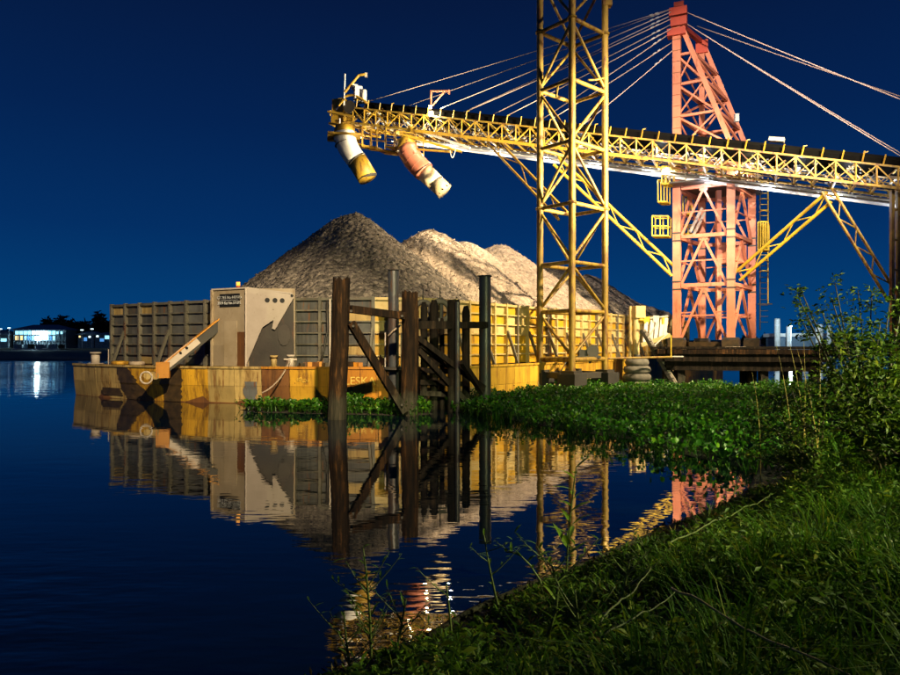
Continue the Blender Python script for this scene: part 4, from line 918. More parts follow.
# stair down from the platform
st = thing('access_stair', P(660, 350, 39.5), 'narrow steel stair with white handrails at the platform corner', 'stair')
for dx in (0, 3.2): beam('stringer', P(641+dx, 330, 40.2), P(674+dx, 385, 39.2), .07, .18, 'plate' if dx else 'dark', st)
for i in range(12): t_ = (i+.5)/12; a = P(641, 330, 40.2).lerp(P(674, 385, 39.2), t_); beam('tread', a, a+(P(644.2, 330, 40.2)-P(641, 330, 40.2))*1.1, .2, .05, 'dark', st)
for x0, y0, x1, y1 in ((648, 338, 658, 322), (655, 345, 668, 333), (650, 318, 668, 316)): beam('hand_rail', P(x0, y0, 40), P(x1, y1, 39.8), .08, .08, 'white', st)
# white lamp post and stacked tyre fender at the barge side
t = thing('service_post', P(635, 360, 41), 'thick cream post with a boxed head standing against the barge', 'post')
q = P(636, 0, 41); tube('post', V((q.x, q.y, -.6)), V((q.x, q.y, P(0, 318, 41).z)), .42, 'wall_cream', t, n=14); bbox('head_box', V((q.x+.15, q.y, P(0, 312, 41).z)), (.62, .6, .72), 'wall_cream', t, .2); tube('neck', P(640, 318, 41), P(640, 322, 41), .5, 'railyel', t)
tube('side_pipe', V((q.x-.35, q.y, -.4)), V((q.x-.35, q.y, P(0, 306, 41).z)), .16, 'wall_cream', t)
for x_, ya, yb in ((646, 322, 345), (652, 320, 343), (657, 322, 340), (662, 319, 338), (666, 318, 336)): beam('valve_pipe', P(x_, ya, 42), P(x_-2, yb, 42), .22, .22, random.choice(['white', 'wall_cream', 'white']), t)
for x_, y_ in ((645, 320), (654, 319), (663, 321)): bbox('valve_body', P(x_, y_, 42.1), (.45, .4, .4), random.choice(['white', 'railyel']), t, .4)
beam('manifold', P(641, 345, 42), P(670, 335, 42), .25, .25, 'wall_cream', t)
t = thing('tyre_stack', P(637, 383, 39.6).xy.to_3d(), 'stack of dusty grey tyres wedged between barge and platform', 'tyre stack')
for i in range(4):
    r_ = (.52, .58, .56, .46)[i]; place('tyre', torus_mesh('tyre', r_, .24, 20, 8), 'rubber_dusty', t, Matrix.Translation(V((P(637, 0, 39.6).x, 39.6, .30+i*.43))))
tube('core_post', V((P(637, 0, 39.6).x, 39.6, -.6)), V((P(637, 0, 39.6).x, 39.6, 2.05)), .4, 'dark', t)

# ------------------------------------------------------------------ far bank
def leafballs(n, c, rx, ry, rz, size, lumps=9, seed=0, shell=.5):
    r_ = np.random.default_rng(seed); L = r_.normal(size=(lumps, 3)); L /= np.linalg.norm(L, axis=1)[:, None]; L *= r_.uniform(.15, .8, (lumps, 1)); rad = r_.uniform(.3, .5, lumps)
    w_ = r_.integers(0, lumps, n); d = r_.normal(size=(n, 3)); d /= np.linalg.norm(d, axis=1)[:, None]
    p = (L[w_]+d*(rad[w_]*r_.uniform(shell, 1, n))[:, None])*np.array([rx, ry, rz])+np.array(c)
    return p
def leaves_mesh(name, pos, size, seed=0, long=1.8, droop=.2, up=.4):
    """small pointed leaves, 6 vertices and 4 triangles each"""
    r_ = np.random.default_rng(seed); n = len(pos); sz = size*r_.uniform(.6, 1.25, n)[:, None]
    d = r_.normal(size=(n, 3)); d[:, 2] = d[:, 2]*.6+up; d /= np.linalg.norm(d, axis=1)[:, None]
    s = np.cross(d, r_.normal(size=(n, 3))); s /= np.linalg.norm(s, axis=1)[:, None]; nn = np.cross(d, s)
    a = pos; b1 = pos+d*sz*.45*long+s*sz*.34+nn*sz*.07; b2 = pos+d*sz*.45*long-s*sz*.34+nn*sz*.07; m_ = pos+d*sz*.5*long-nn*sz*.05
    tip = pos+d*sz*long-np.array([0, 0, 1])*sz*droop
    v = np.stack([a, b1, m_, b2, tip], 1).reshape(-1, 3); i = np.arange(n)[:, None]*5
    f = np.concatenate([i+np.array([[0, 1, 2]]), i+np.array([[0, 2, 3]]), i+np.array([[1, 4, 2]]), i+np.array([[2, 4, 3]])])
    return mesh_np(name, v, f)
FD = 318
for i, (px, top, wpx, lb) in enumerate(((61, 316, 19, 'broad dark tree behind the bright pavilion on the far bank'), (84, 321, 9, 'narrow dark tree beside the broad one on the far bank'), (99, 318, 9, 'pointed dark conifer on the far bank'), (110, 325, 8, 'dark tree next to the conifer across the river'), (45, 323, 12, 'low dark tree between the broad one and the pavilion roof'), (118, 328, 9, 'low dark tree across the river, nearest the barge bow'), (74, 324, 12, 'dark tree filling the gap behind the pavilion roof'), (22, 331, 12, 'low dark tree behind the pavilion roof edge'), (92, 327, 9, 'low rounded tree between the narrow tree and the conifer'), (8, 332, 11, 'low dark tree behind the small lit hut'), (-6, 330, 12, 'low dark tree beyond the small lit hut'))):
    b = P(px, 0, FD+12); zt = P(0, top, FD+12).z; t = thing('river_tree', (b.x, b.y, 1.0), lb, 'tree', 'trees on the far bank')
    rx = wpx/F*FD*.85; tube('trunk', V((b.x, b.y, .4)), V((b.x, b.y, zt*.6)), .7, 'bark', t)
    place('crown', leaves_mesh('crown', leafballs(1500, (b.x, b.y, 1.5+(zt-1.5)*.55), rx, rx*.8, (zt-1)*.55, .9, 14, i, .2), 1.5, i), 'farleaf', t)
for i, (px, top, wpx, lb) in enumerate(((748, 333, 22, 'low wide dark tree near the white silos'), (767, 334, 10, 'small dark tree close to the tall white silo'))):
    b = P(px, 0, FD-4); zt = P(0, top, FD).z; t = thing('river_tree', (b.x, b.y, 1.0), lb, 'tree', 'trees on the far bank'); rx = wpx/F*FD*.6
    tube('trunk', V((b.x, b.y, .4)), V((b.x, b.y, zt*.6)), .6, 'bark', t); place('crown', leaves_mesh('crown', leafballs(600, (b.x, b.y, 1.2+(zt-1.2)*.5), rx, rx*.8, (zt-1)*.55, .9, 10, i+40, .2), 1.0, i+40), 'farleaf', t)
M['win_cyan'] = emit('window_cyan', (.35, .80, 1), 1.5); M['win_white'] = emit('window_white', (.7, .95, 1), 3.4); M['win_warm'] = emit('window_warm', (1, .72, .3), 1.6); M['flood_white'] = emit('flood_white', (.75, .95, 1), 45); M['win_blue'] = emit('window_blue', (.1, .35, .8), .9)
M['farwall'] = paint('far_wall', (.20, .26, .30), (.10, .14, .17), 0, bump=0); M['farroof'] = paint('far_roof', (.14, .2, .26), (.10, .15, .2), 0, bump=0)
def far_house(px0, px1, ybase, ytop, d, label, wins, roof_over=2, roofh=2, name='far_pavilion'):
    a, b = P(px0, ybase, d), P(px1, ybase, d); z0, z1 = .9, P(0, ytop, d).z; cx = (a.x+b.x)/2
    t = thing(name, (cx, d+5, z0), label, 'building'); W = b.x-a.x
    bbox('wall', V((cx, d+5, (z0+z1)/2)), (W, 10, z1-z0), 'farwall', t)
    e = roof_over/F*d
    r = [V((a.x-e, d-1.5, z1)), V((b.x+e, d-1.5, z1)), V((b.x+e, d+11.5, z1)), V((a.x-e, d+11.5, z1)), V((a.x+W*.25, d+5, z1+roofh)), V((b.x-W*.25, d+5, z1+roofh))]
    place('roof', poly_mesh('roof', r, [(0, 1, 5, 4), (1, 2, 5), (2, 3, 4, 5), (3, 0, 4), (3, 2, 1, 0)]), 'farroof', t)
    for (x0, x1, y0, y1, m_) in wins:
        p, q = P(x0, y0, d), P(x1, y1, d); w_ = bbox('window', V(((p.x+q.x)/2, d-.08, (p.z+q.z)/2)), (q.x-p.x, .12, abs(p.z-q.z)), m_, t)
    return t
wins = []
random.seed(21)
for i in range(12):
    x = 15.5+i*4.1
    if i < 3: wins.append((x, x+3, 335.8, 340.3, 'win_warm' if i < 2 else 'win_cyan')); wins.append((x, x+3.4, 331, 334.5, 'win_cyan'))
    elif i in (6, 7): wins.append((x, x+3.6, 331, 340, 'win_white'))
    elif i < 10: wins.append((x, x+3.2, 331, 334.6, random.choice(['win_cyan', 'win_white']))); wins.append((x, x+3.2, 336, 341, random.choice(['win_cyan', 'win_blue', 'win_cyan'])))
    else: wins.append((x, x+2, 331.5, 334, 'win_cyan'))
pv = far_house(13.5, 66, 344, 330, FD, 'long brightly lit pavilion with hipped roof across the river', wins, 4, 2.6)
for i in range(17):
    q = P(14+i*3.2+random.uniform(-.5, .5), 0, FD-1.3); bbox('column', V((q.x, q.y, 4.2)), (.28, .28, 6.6), 'farwall', pv)
q0, q1 = P(14, 0, FD-1.2), P(66, 0, FD-1.2); bbox('gallery_floor', V(((q0.x+q1.x)/2, FD-.9, 4.75)), (q1.x-q0.x, 1.5, .3), 'farwall', pv); bbox('balustrade', V(((q0.x+q1.x)/2, FD-1.5, 5.3)), (q1.x-q0.x, .08, .12), 'farwall', pv)
for i in range(9):
    q = P(16+i*5.6+random.uniform(-1.5, 1.5), 0, FD-6-random.uniform(0, 4)); bbox('market_stall', V((q.x, q.y, 1.9)), (random.uniform(1.5, 3.2), 1.2, random.uniform(1.2, 2.6)), random.choice(['farroof', 'farwall', 'soil']), pv)
far_house(-8, 8, 344, 335, FD-2, 'small white lit hut beside the long pavilion', [(0.5, 6.5, 338.5, 341.5, 'win_cyan'), (-6, -1, 338, 341, 'win_blue')], 1.5, 2.2, 'far_hut')
far_house(78, 94, 343, 334.5, FD-3, 'dim grey house with one warm window beneath the far trees', [(79, 80.6, 335.8, 337.5, 'win_warm'), (84, 87, 337.5, 341, 'win_blue'), (88.8, 90.6, 336, 337.6, 'win_white')], 1.5, 1.6, 'far_house')
far_house(95, 117, 343, 335, FD-3, 'low white lit shed across the river beside the barge bow', [(96.5, 98.5, 335.6, 337, 'win_white'), (105, 109, 335.6, 339, 'win_cyan'), (109.8, 113, 335.4, 341, 'win_white'), (100, 104, 338.5, 341.5, 'win_blue')], 1, 1.4, 'far_shed')
for i, (px, py) in enumerate(((9, 328), (92, 329), (82, 330), (0.5, 329))):
    p = P(px, py, FD-4); t = thing('far_street_lamp', (p.x, p.y, .9), f'street lamp on the far bank {["above the small hut", "between the narrow tree and conifer", "above the dim grey house", "at the end of the hut roof"][i]}', 'street lamp', 'street lamps on the far bank')
    tube('pole', V((p.x, p.y, .5)), p, .2, 'galv', t); bbox('lamp_head', p, (1.1, .5, .35), 'win_white', t)
# a lit floodlight in front of the pavilion: the source of the long bright streak on the river
p = P(37.5, 338.5, FD-3); t = thing('far_floodlight', (p.x, p.y, .9), 'dazzling white floodlight in front of the pavilion across the river', 'floodlight'); tube('pole', V((p.x, p.y, .5)), p, .2, 'galv', t); bbox('lamp_head', p, (1.8, .4, 1.6), 'flood_white', t)
p0_ = P(12, 348.4, 303); p1_ = P(60, 348.2, 303)
qw = beam('quay_kerb', zed(p0_, .75), zed(p1_, .75), .5, .5, 'white', None); tag(qw, 'pale quay edge below the pavilion across the river', 'kerb')
lamp('POINT', 'quay_lamp', p-V((0, .9, 0)), 5000, (.5, .85, 1), .5)
dr = grid_mesh('hyacinth_drift', np.linspace(-230, -22, 160), np.linspace(108, 303, 90), lambda x, y: .12+.16*vnoise(x, y, .5, 4)+.1*vnoise(x, y, 1.7, 6)-.6*np.clip(1-(y-108-8*vnoise(x, y*0, .06, 2))/3, 0, 1)-.6*np.clip((x+34+.0*y)/3, 0, 1))
o = place('hyacinth_drift', dr, 'driftplant'); tag(o, 'wide dark drift of floating plants below the far bank', 'water plants', kind='stuff')
# silos on the right
def silo(px0, px1, ytop, d, label, n=18):
    a, b = P(px0, 0, d), P(px1, 0, d); r = (b.x-a.x)/2; zt = P(0, ytop, d).z; c = V(((a.x+b.x)/2, d, 0)); t = thing('silo', (c.x, c.y, .6), label, 'silo', 'white silos behind the platform')
    sweep('shell', [zed(c, .3), zed(c, zt-.5), zed(c, zt)], [r, r, r*.9], 'white', t, n=n)
    for k_ in range(1, 5): zz = .6+(zt-.6)*k_/5; sweep('ring', [zed(c, zz-.06), zed(c, zz+.06)], r*1.03, 'galv', t, n=n)
SD = 190
silo(774.5, 780, 318.5, SD, 'tall slim white silo behind the timber platform'); silo(786.5, 791.5, 326, SD, 'short white silo next to the tall slim one'); silo(816, 823, 324, SD, 'broad white silo behind the shrub twigs'); silo(827, 831.5, 325, SD, 'narrow white silo beside the broad one')
t = thing('silo_shed', P(800, 345, SD).xy.to_3d(), 'low white shed linking the silos', 'building'); a = P(776, 0, SD+3); b = P(836, 0, SD+3); bbox('wall', V(((a.x+b.x)/2, SD+6, P(0, 338, SD).z/2+.3)), (b.x-a.x, 6, P(0, 338, SD).z-.4), 'farroof', t); bbox('roof', V(((a.x+b.x)/2, SD+6, P(0, 335, SD).z)), (b.x-a.x+1, 7.5, 1.0), 'white', t)
lamp('POINT', 'silo_yard_lamp', P(792, 326, SD-18), 26000, (.6, .85, 1), .5)
yp = P(792, 326, SD-18); t = thing('yard_lamp', (yp.x, yp.y+.6, .3), 'yard lamp lighting the white silos', 'lamp post'); tube('pole', V((yp.x, yp.y+.6, -.5)), yp+V((0,.6,-.3)), .16, 'galv', t); bbox('lamp_head', yp+V((0,.6,.0)), (.4, .4, .2), 'farroof', t)
me = grid_mesh('silo_ground', np.linspace(45, 260, 20), np.linspace(165, 300, 14), lambda x, y: .4+(vnoise(x, y, .1, 3)-.5)*.2); structure('silo_ground', me, 'soil')

# ------------------------------------------------------------------ vegetation
MAT_EDGE = [(-.6, 28.2), (.08, 27), (1.54, 23.1), (2.75, 20.7), (3.9, 18.9), (4.8, 17.6), (4.9, 15.7), (5.4, 14.6), (5.75, 13.6), (6.5, 12.8), (9, 14), (12, 20), (18, 28), (30, 33), (32, 37), (21, 36.6), (12.4, 38.5), (9.4, 40.5), (7.5, 39.9), (4.5, 35.6), (2, 32.5), (.4, 30.2)]
def in_poly(poly, x, y):
    ins = np.zeros(x.shape, bool); n = len(poly)
    for i in range(n):
        ax, ay = poly[i]; bx, by = poly[(i+1) % n]; ins ^= ((ay > y) != (by > y)) & (x < (bx-ax)*(y-ay)/(by-ay+1e-12)+ax)
    return ins
def scatter(poly, dens, seed):
    r_ = np.random.default_rng(seed); A = np.array(poly); lo, hi = A.min(0), A.max(0); n = int((hi-lo).prod()*dens)
    p = r_.uniform(lo, hi, (n, 2)); return p[in_poly(poly, p[:, 0], p[:, 1])]
def hyacinth(name, pts, zb, seed, size=.13, hgt=.32, per=8):
    r_ = np.random.default_rng(seed); n = len(pts)*per; base = np.repeat(pts, per, 0); zb = np.repeat(np.broadcast_to(zb, (len(pts),)), per)
    hh = np.repeat(hgt*(.25+1.3*vnoise(pts[:, 0], pts[:, 1], .8, seed)), per)*r_.uniform(.35, 1.15, n)
    ang = r_.uniform(0, 2*np.pi, n); sp_ = hh*r_.uniform(.15, .75, n)
    root = np.stack([base[:, 0], base[:, 1], zb], 1); d2 = np.stack([np.cos(ang), np.sin(ang), np.zeros(n)], 1)
    top = root+d2*sp_[:, None]+np.array([0, 0, 1])*hh[:, None]
    side = np.stack([-np.sin(ang), np.cos(ang), np.zeros(n)], 1); sz = (size*r_.uniform(.5, 1.3, n)*np.repeat(.7+.7*vnoise(pts[:, 0], pts[:, 1], .5, seed+3), per))[:, None]; tilt = r_.uniform(.1, 1.5, n)[:, None]
    ld = d2*np.cos(tilt)+np.array([0, 0, 1])*np.sin(tilt); nn = np.cross(ld, side)
    v = np.stack([root-side*.008, root+side*.008, top, top+ld*sz*.4+side*sz*.48+nn*sz*.1, top+ld*sz*.85+side*sz*.36+nn*sz*.08, top+ld*sz*1.1, top+ld*sz*.85-side*sz*.36+nn*sz*.08, top+ld*sz*.4-side*sz*.48+nn*sz*.1, top+ld*sz*.55-nn*sz*.06], 1).reshape(-1, 3)
    i = np.arange(n)[:, None]*9
    f = np.concatenate([i+np.array([q]) for q in ([0, 1, 2], [2, 3, 8], [3, 4, 8], [4, 5, 8], [5, 6, 8], [6, 7, 8], [7, 2, 8])])
    return mesh_np(name, v, f)
pts = scatter(MAT_EDGE, 20, 31)
jj = np.random.default_rng(2).normal(0, .16, pts.shape); pts = pts+jj; pts = pts[vnoise(pts[:, 0], pts[:, 1], .9, 44)+.4*vnoise(pts[:, 0], pts[:, 1], 2.6, 45) > .34]
sdz = np.maximum(bank_z(pts[:, 0], pts[:, 1]), .02)
o = place('water_hyacinth', hyacinth('water_hyacinth', pts, sdz, 3, .095, .44), 'hyacinth'); tag(o, 'dense green water hyacinth mat between the barge and the grassy bank', 'water plants', kind='stuff')
M2 = [(-8.5, 27.0), (-7.2, 25.9), (-5, 25.4), (-3.0, 25.0), (-1.6, 24.6), (-.6, 25.2), (-.9, 26.6), (-2.5, 28.6), (-6, 28.6), (-8.0, 28.2)]
pts = scatter(M2, 26, 32); o = place('water_hyacinth', hyacinth('water_hyacinth', pts, .02, 4, .10, .46), 'hyacinth'); tag(o, 'floating patch of bright water hyacinth under the barge bow', 'water plants', kind='stuff')
# the mat's dark root raft
def raft(poly, name, lb):
    me = extrude_poly(name, [V((x, y, -.12)) for x, y in poly], V((0,0,1)), .13); o = place(name, me, 'soil'); tag(o, lb, 'plant litter', kind='stuff')
raft([(x+(0.55 if i < 9 else 0), y+.35) for i, (x, y) in enumerate(MAT_EDGE)], 'root_raft', 'dark tangled roots beneath the large hyacinth mat')
raft([(x*.98-.05, 27+(y-27)*.9) for x, y in M2], 'root_raft', 'dark tangled roots beneath the hyacinth patch by the bow')

def blades(pts, zb, h, wd, seed, lean=.45, bend=.5, ang=None):
    r_ = np.random.default_rng(seed); n = len(pts); h = h*r_.uniform(.5, 1.2, n)
    a = r_.uniform(0, 2*np.pi, n) if ang is None else ang; d = np.stack([np.cos(a), np.sin(a), np.zeros(n)], 1); le = (lean*r_.uniform(.1, 1, n))[:, None]; w_ = (wd*r_.uniform(.6, 1.2, n))[:, None]
    b2 = a+np.pi/2+r_.uniform(-.6, .6, n); s = np.stack([np.cos(b2), np.sin(b2), np.zeros(n)], 1)
    root = np.stack([pts[:, 0], pts[:, 1], zb], 1); H = h[:, None]; up = np.array([0, 0, 1])
    m1 = root+up*H*.45+d*H*le*.3; m2 = root+up*H*.8+d*H*le*.8; tip = root+up*H*(.98-bend*.25*le)+d*H*le*1.5
    v = np.stack([root-s*w_*.5, root+s*w_*.5, m1+s*w_*.5, m1-s*w_*.5, m2+s*w_*.32, m2-s*w_*.32, tip], 1).reshape(-1, 3); i = np.arange(n)[:, None]*7
    return v, np.concatenate([i+np.array([q]) for q in ([0, 1, 2], [0, 2, 3], [3, 2, 4], [3, 4, 5], [5, 4, 6])])
G1 = [(-.6, 2.6), (.3, 2.2), (4.5, 2.2), (9.5, 8), (12, 14), (9, 15), (6.8, 12.8), (5.4, 11.6), (4.2, 10.1), (3.1, 9.0), (1.9, 7.6), (1.2, 6.9), (.5, 6.1), (-.3, 5.3), (-.9, 4.6)]
def grass(dens, hfun, wd, seed, name, lb, poly=G1, keepf=None, lean=.45, mat='grass', per=22):
    """tufts: blades fan out from shared roots"""
    r_ = np.random.default_rng(seed); p = scatter(poly, dens/per, seed); s = shore_dist(p[:, 0], p[:, 1]); k_ = s > .55+.5*r_.random(len(s))
    if keepf is not None: k_ &= keepf(p[:, 0], p[:, 1], s)
    p = p[k_]; s = s[k_]; nb_ = len(p); ht = hfun(p[:, 0], p[:, 1], s)*r_.uniform(.55, 1.35, nb_); a0 = r_.uniform(0, 2*np.pi, nb_)
    p = np.repeat(p, per, 0); off = r_.normal(0, .045, p.shape); p = p+off; h_ = np.repeat(ht, per)
    z = bank_z(p[:, 0], p[:, 1])-.01; ang = np.where(r_.random(len(p)) < .6, np.arctan2(off[:, 1], off[:, 0]), np.repeat(a0, per)+r_.normal(0, .5, len(p)))
    v, f = blades(p, z, h_, wd, seed, lean, ang=ang); o = place(name, mesh_np(name, v, f), mat); tag(o, lb, 'grass', kind='stuff')
rr_ = np.random.default_rng(77)
grass(620, lambda x, y, s: (.07+.27*np.clip((s-.5)/2.4, 0, 1))*(.35+1.4*vnoise(x, y, 1.6, 8)), .010, 41, 'grass', 'lush green grass covering the near riverbank', keepf=lambda x, y, s: vnoise(x, y, 1.1, 21)+.35*np.clip(s/2, 0, 1) > .50, lean=1.1)
G3 = [(6, 9), (9, 9), (16, 16), (24, 26), (30, 33), (20, 30), (12, 21), (8, 15), (6.5, 12.5)]
grass(110, lambda x, y, s: (.30+.30*vnoise(x, y, .8, 9)), .016, 42, 'reed_grass', 'tall rank grass on the bank behind the shrub', G3, None, .5)
# creeping leafy ground plants near the shore
p = scatter([(-.95, 4.6), (.8, 3.2), (2.4, 4.6), (3.4, 6.6), (4.4, 9.2), (5.2, 11.5), (4.0, 10.3), (3.0, 9.4), (1.75, 8.0), (1.0, 7.3), (.35, 6.6), (-.25, 5.9), (-1.0, 5.2)], 1100, 51)
s = shore_dist(p[:, 0], p[:, 1]); k_ = (s > .22) & (vnoise(p[:, 0], p[:, 1], 1.4, 33) > .42); p = p[k_]; z = bank_z(p[:, 0], p[:, 1])+np.random.default_rng(5).uniform(0, 1, len(p))*np.clip(s[k_]*.1, .01, .13)
o = place('creeping_weed', leaves_mesh('creeping_weed', np.stack([p[:, 0], p[:, 1], z], 1), .03, 6, 2.2, .3, .5), 'weed'); tag(o, 'low creeping weeds along the muddy water edge', 'weeds', kind='stuff')

# broad leaved seedlings and dead litter between the tufts
def leafy(poly, dens, seed, size, name, lb, mat, hmax, per=13, long=2.4):
    r_ = np.random.default_rng(seed); p = scatter(poly, dens, seed); s = shore_dist(p[:, 0], p[:, 1]); p = p[(s > .3) & (vnoise(p[:, 0], p[:, 1], 1.7, seed) > .40)]
    z = bank_z(p[:, 0], p[:, 1]); hh = hmax*r_.uniform(.35, 1, len(p))*np.clip(shore_dist(p[:, 0], p[:, 1])/1.6, .2, 1); ln = r_.normal(0, .25, (len(p), 2))
    t_ = np.tile(np.linspace(.15, 1, per), len(p)); q = np.repeat(np.column_stack([p, z]), per, 0); q[:, :2] += np.repeat(ln*hh[:, None], per, 0)*t_[:, None]; q[:, 2] += np.repeat(hh, per)*t_
    o = place(name, leaves_mesh(name, q, size, seed, long, .35, .25), mat); tag(o, lb, 'weeds', kind='stuff')
leafy([(-1.0, 4.7), (.3, 2.6), (3.2, 2.6), (5.6, 5.4), (5.2, 9.5), (5.4, 11.6), (4.0, 10.3), (3.0, 9.4), (1.75, 8.0), (1.0, 7.3), (.35, 6.6), (-.25, 5.9), (-1.1, 5.2)], 58, 71, .036, 'leafy_weed', 'small leafy weeds with narrow leaves crowding the dark slope', 'weed', .42)
leafy(G1, 20, 72, .045, 'broadleaf_weed', 'scattered broad leaved weeds among the grass', 'shrub', .34, 11, 1.8)
p = scatter([(-1.3, 4.7), (.2, 4.6), (1.6, 6.6), (3.6, 8.8), (5.8, 11.6), (5.4, 12.4), (3.9, 10.7), (2.8, 9.7), (1.5, 8.3), (.8, 7.6), (.2, 6.9), (-.4, 6.1), (-1.2, 5.4)], 330, 81); sq = shore_dist(p[:, 0], p[:, 1]); p = p[(sq > .0) & (sq < .75)]
o = place('shore_litter', leaves_mesh('shore_litter', np.column_stack([p, bank_z(p[:, 0], p[:, 1])+.012]), .035, 83, 2.6, .05, -.05), 'litter'); tag(o, 'brown leaf litter strewn along the muddy waterline', 'litter', kind='stuff')
leafy(G1, 7, 73, .05, 'dead_litter', 'dry straw coloured litter lying in the grass', 'straw', .12, 8, 3.4)
def ground(x, y): return float(bank_z(np.array([x]), np.array([y]))[0])
def leaf_blade(base, direc, length, width, droop, seg=5, fold=.25):
    """one long lance leaf: strip of quads"""
    d = V(direc).normalized(); s = d.cross(V((0,0,1))); s = s.normalized() if s.length > .01 else V((1,0,0)); v = []; f = []
    for i in range(seg+1):
        t = i/seg; c = V(base)+d*length*t-V((0,0,1))*droop*length*t*t; w_ = width*math.sin(math.pi*min(1, .12+.88*t))*.5+.0008; up = s.cross(d)
        v += [c-s*w_+up*w_*fold, c, c+s*w_+up*w_*fold]
    for i in range(seg):
        for j in range(2): f.append((i*3+j, i*3+j+1, i*3+j+4, i*3+j+3))
    return v, f
def weed(px, ybase, ytop, d, nl, ll, lw, label, bend=(0, 0), name='tall_weed', mat='weed', seed=0, pts_px=None, droop=.35, branch=0):
    random.seed(seed)
    b = P(px, ybase, d); b.z = max(ground(b.x, b.y)-.02, .0); t = thing(name, b, label, 'weed', 'tall weeds at the water edge')
    tip = P(px+bend[0], ytop, d+bend[1]); path = arc_pts(b, (b+tip)/2+V((random.uniform(-.04,.04), 0, 0)), tip, 10)
    if pts_px: path = [b]+[P(x, y, d) for x, y in pts_px]
    n_ = len(path); sweep('stem', path, [.011*(1-.65*i/(n_-1))+.002 for i in range(n_)], 'stem', t, n=6)
    def at(u): f_ = u*(n_-1); i = min(int(f_), n_-2); return path[i].lerp(path[i+1], f_-i)
    for k_ in range(nl):
        u = .22+.78*(k_/max(1, nl-1)); a = k_*2.4+random.uniform(-.5, .5); el = random.uniform(.25, .95)
        dr = V((math.cos(a)*math.cos(el), math.sin(a)*math.cos(el)*.7, math.sin(el))); l_ = ll*random.uniform(.6, 1.15)*(1.15-.5*u)
        v, f = leaf_blade(at(u), dr, l_, lw*random.uniform(.8, 1.2), droop*random.uniform(.5, 1.4)); place('leaf', poly_mesh('leaf', v, f), mat, t)
    for k_ in range(branch):
        u = random.uniform(.2, .8); a = random.choice((-1, 1))*random.uniform(.3, 1.0); q = at(u); e = q+V((math.sin(a)*.35, random.uniform(-.1, .1), .28*random.uniform(.5, 1.2)))
        sweep('branch', arc_pts(q, (q+e)/2+V((0,0,-.03)), e, 5), [.006, .0055, .005, .004, .003, .002], 'stem', t, n=5)
        for m_ in range(5):
            w0 = q.lerp(e, .35+.16*m_); a2 = random.uniform(0, 6.3); v, f = leaf_blade(w0, V((math.cos(a2), math.sin(a2)*.6, random.uniform(.1, .9))), ll*.5*random.uniform(.6, 1.2), lw*.7, .3); place('leaf', poly_mesh('leaf', v, f), mat, t)
weed(566, 582, 468, 7.3, 17, .36, .055, 'tall upright weed with long lance leaves at the water edge', (10, 0), seed=1, droop=.25, mat='weed_lit')
weed(371, 672, 548, 5.2, 12, .22, .020, 'dark wispy weed standing in the lit reflection', (-8, 0), seed=2, branch=9, mat='weed')
weed(392, 668, 600, 5.0, 8, .18, .018, 'short wispy weed beside the dark one in the lit reflection', (14, 0), seed=12, branch=5)
weed(352, 674, 610, 5.1, 8, .18, .018, 'low wispy weed at the lowest point of the shore', (-8, 0), seed=13, branch=5)
weed(545, 600, 545, 6.4, 8, .20, .028, 'arching weed with dry flower head near the tall upright weed', (-40, 0), seed=3, mat='weed_lit', pts_px=[(540, 580), (530, 565), (518, 553), (506, 552)], branch=3)
weed(500, 612, 535, 6.3, 7, .16, .022, 'slim weed next to the arching one', (-16, 0), seed=4, mat='weed_lit', branch=3)
weed(452, 640, 583, 5.6, 6, .14, .022, 'small weed at the edge below the pink reflection', (-6, 0), seed=5, branch=1)
weed(540, 660, 560, 4.9, 9, .22, .026, 'leaning weed with bent stem low on the bank', (-20, 0), seed=6, mat='weed_lit', pts_px=[(556, 610), (558, 585), (552, 566), (540, 556)], branch=4)
weed(620, 640, 560, 5.2, 9, .20, .020, 'bushy weed on the dark slope of the bank', (10, 0), seed=7, mat='weed_lit', branch=6)
weed(585, 655, 590, 4.7, 8, .18, .020, 'low bushy weed below the bushy one', (-10, 0), seed=8, branch=6)
weed(655, 600, 540, 6.3, 8, .18, .020, 'weed leaning over the golden shoreline', (-14, 0), seed=9, mat='weed_lit', branch=5)
weed(700, 560, 505, 8.0, 8, .18, .022, 'weed growing by the pink tower reflection', (10, 0), seed=10, branch=5)
weed(733, 505, 468, 11.5, 6, .26, .02, 'pale grassy weed at the tip of the cove', (8, 0), seed=11, branch=2)
# dry stems lying across the grass
def stem_line(pix, r, mat, label, d_of):
    random.seed(len(label)); pts_ = [P(x, y, d_of(x, y)) for x, y in pix]; pts_ = along(pts_, .07); pts_ = [p+V((random.gauss(0, .004), 0, random.gauss(0, .004)+.012*math.sin(i*.55))) for i, p in enumerate(pts_)]; o = sweep('fallen_stem', pts_, [r*(1-.5*i/len(pts_)) for i in range(len(pts_))], mat, n=6, jitter=.1); tag(o, label, 'stem', 'stems fallen across the grass')
stem_line([(672, 588), (700, 603), (735, 622), (765, 637), (800, 652), (850, 676)], .007, 'drystem', 'long straw coloured stem lying diagonally across the grass', lambda x, y: F*1.26/(y-HY))
stem_line([(600, 622), (620, 603), (640, 581), (652, 570)], .006, 'stem', 'green runner stem rising toward the dark slope', lambda x, y: F*1.45/(y-HY))
stem_line([(603, 636), (632, 621), (655, 606), (676, 592)], .005, 'stem', 'thin green runner stem meeting the straw coloured one', lambda x, y: F*1.38/(y-HY))
stem_line([(668, 545), (700, 528), (735, 513), (770, 496)], .008, 'stem', 'pale green runner creeping above the cove', lambda x, y: F*1.72/(y-HY))
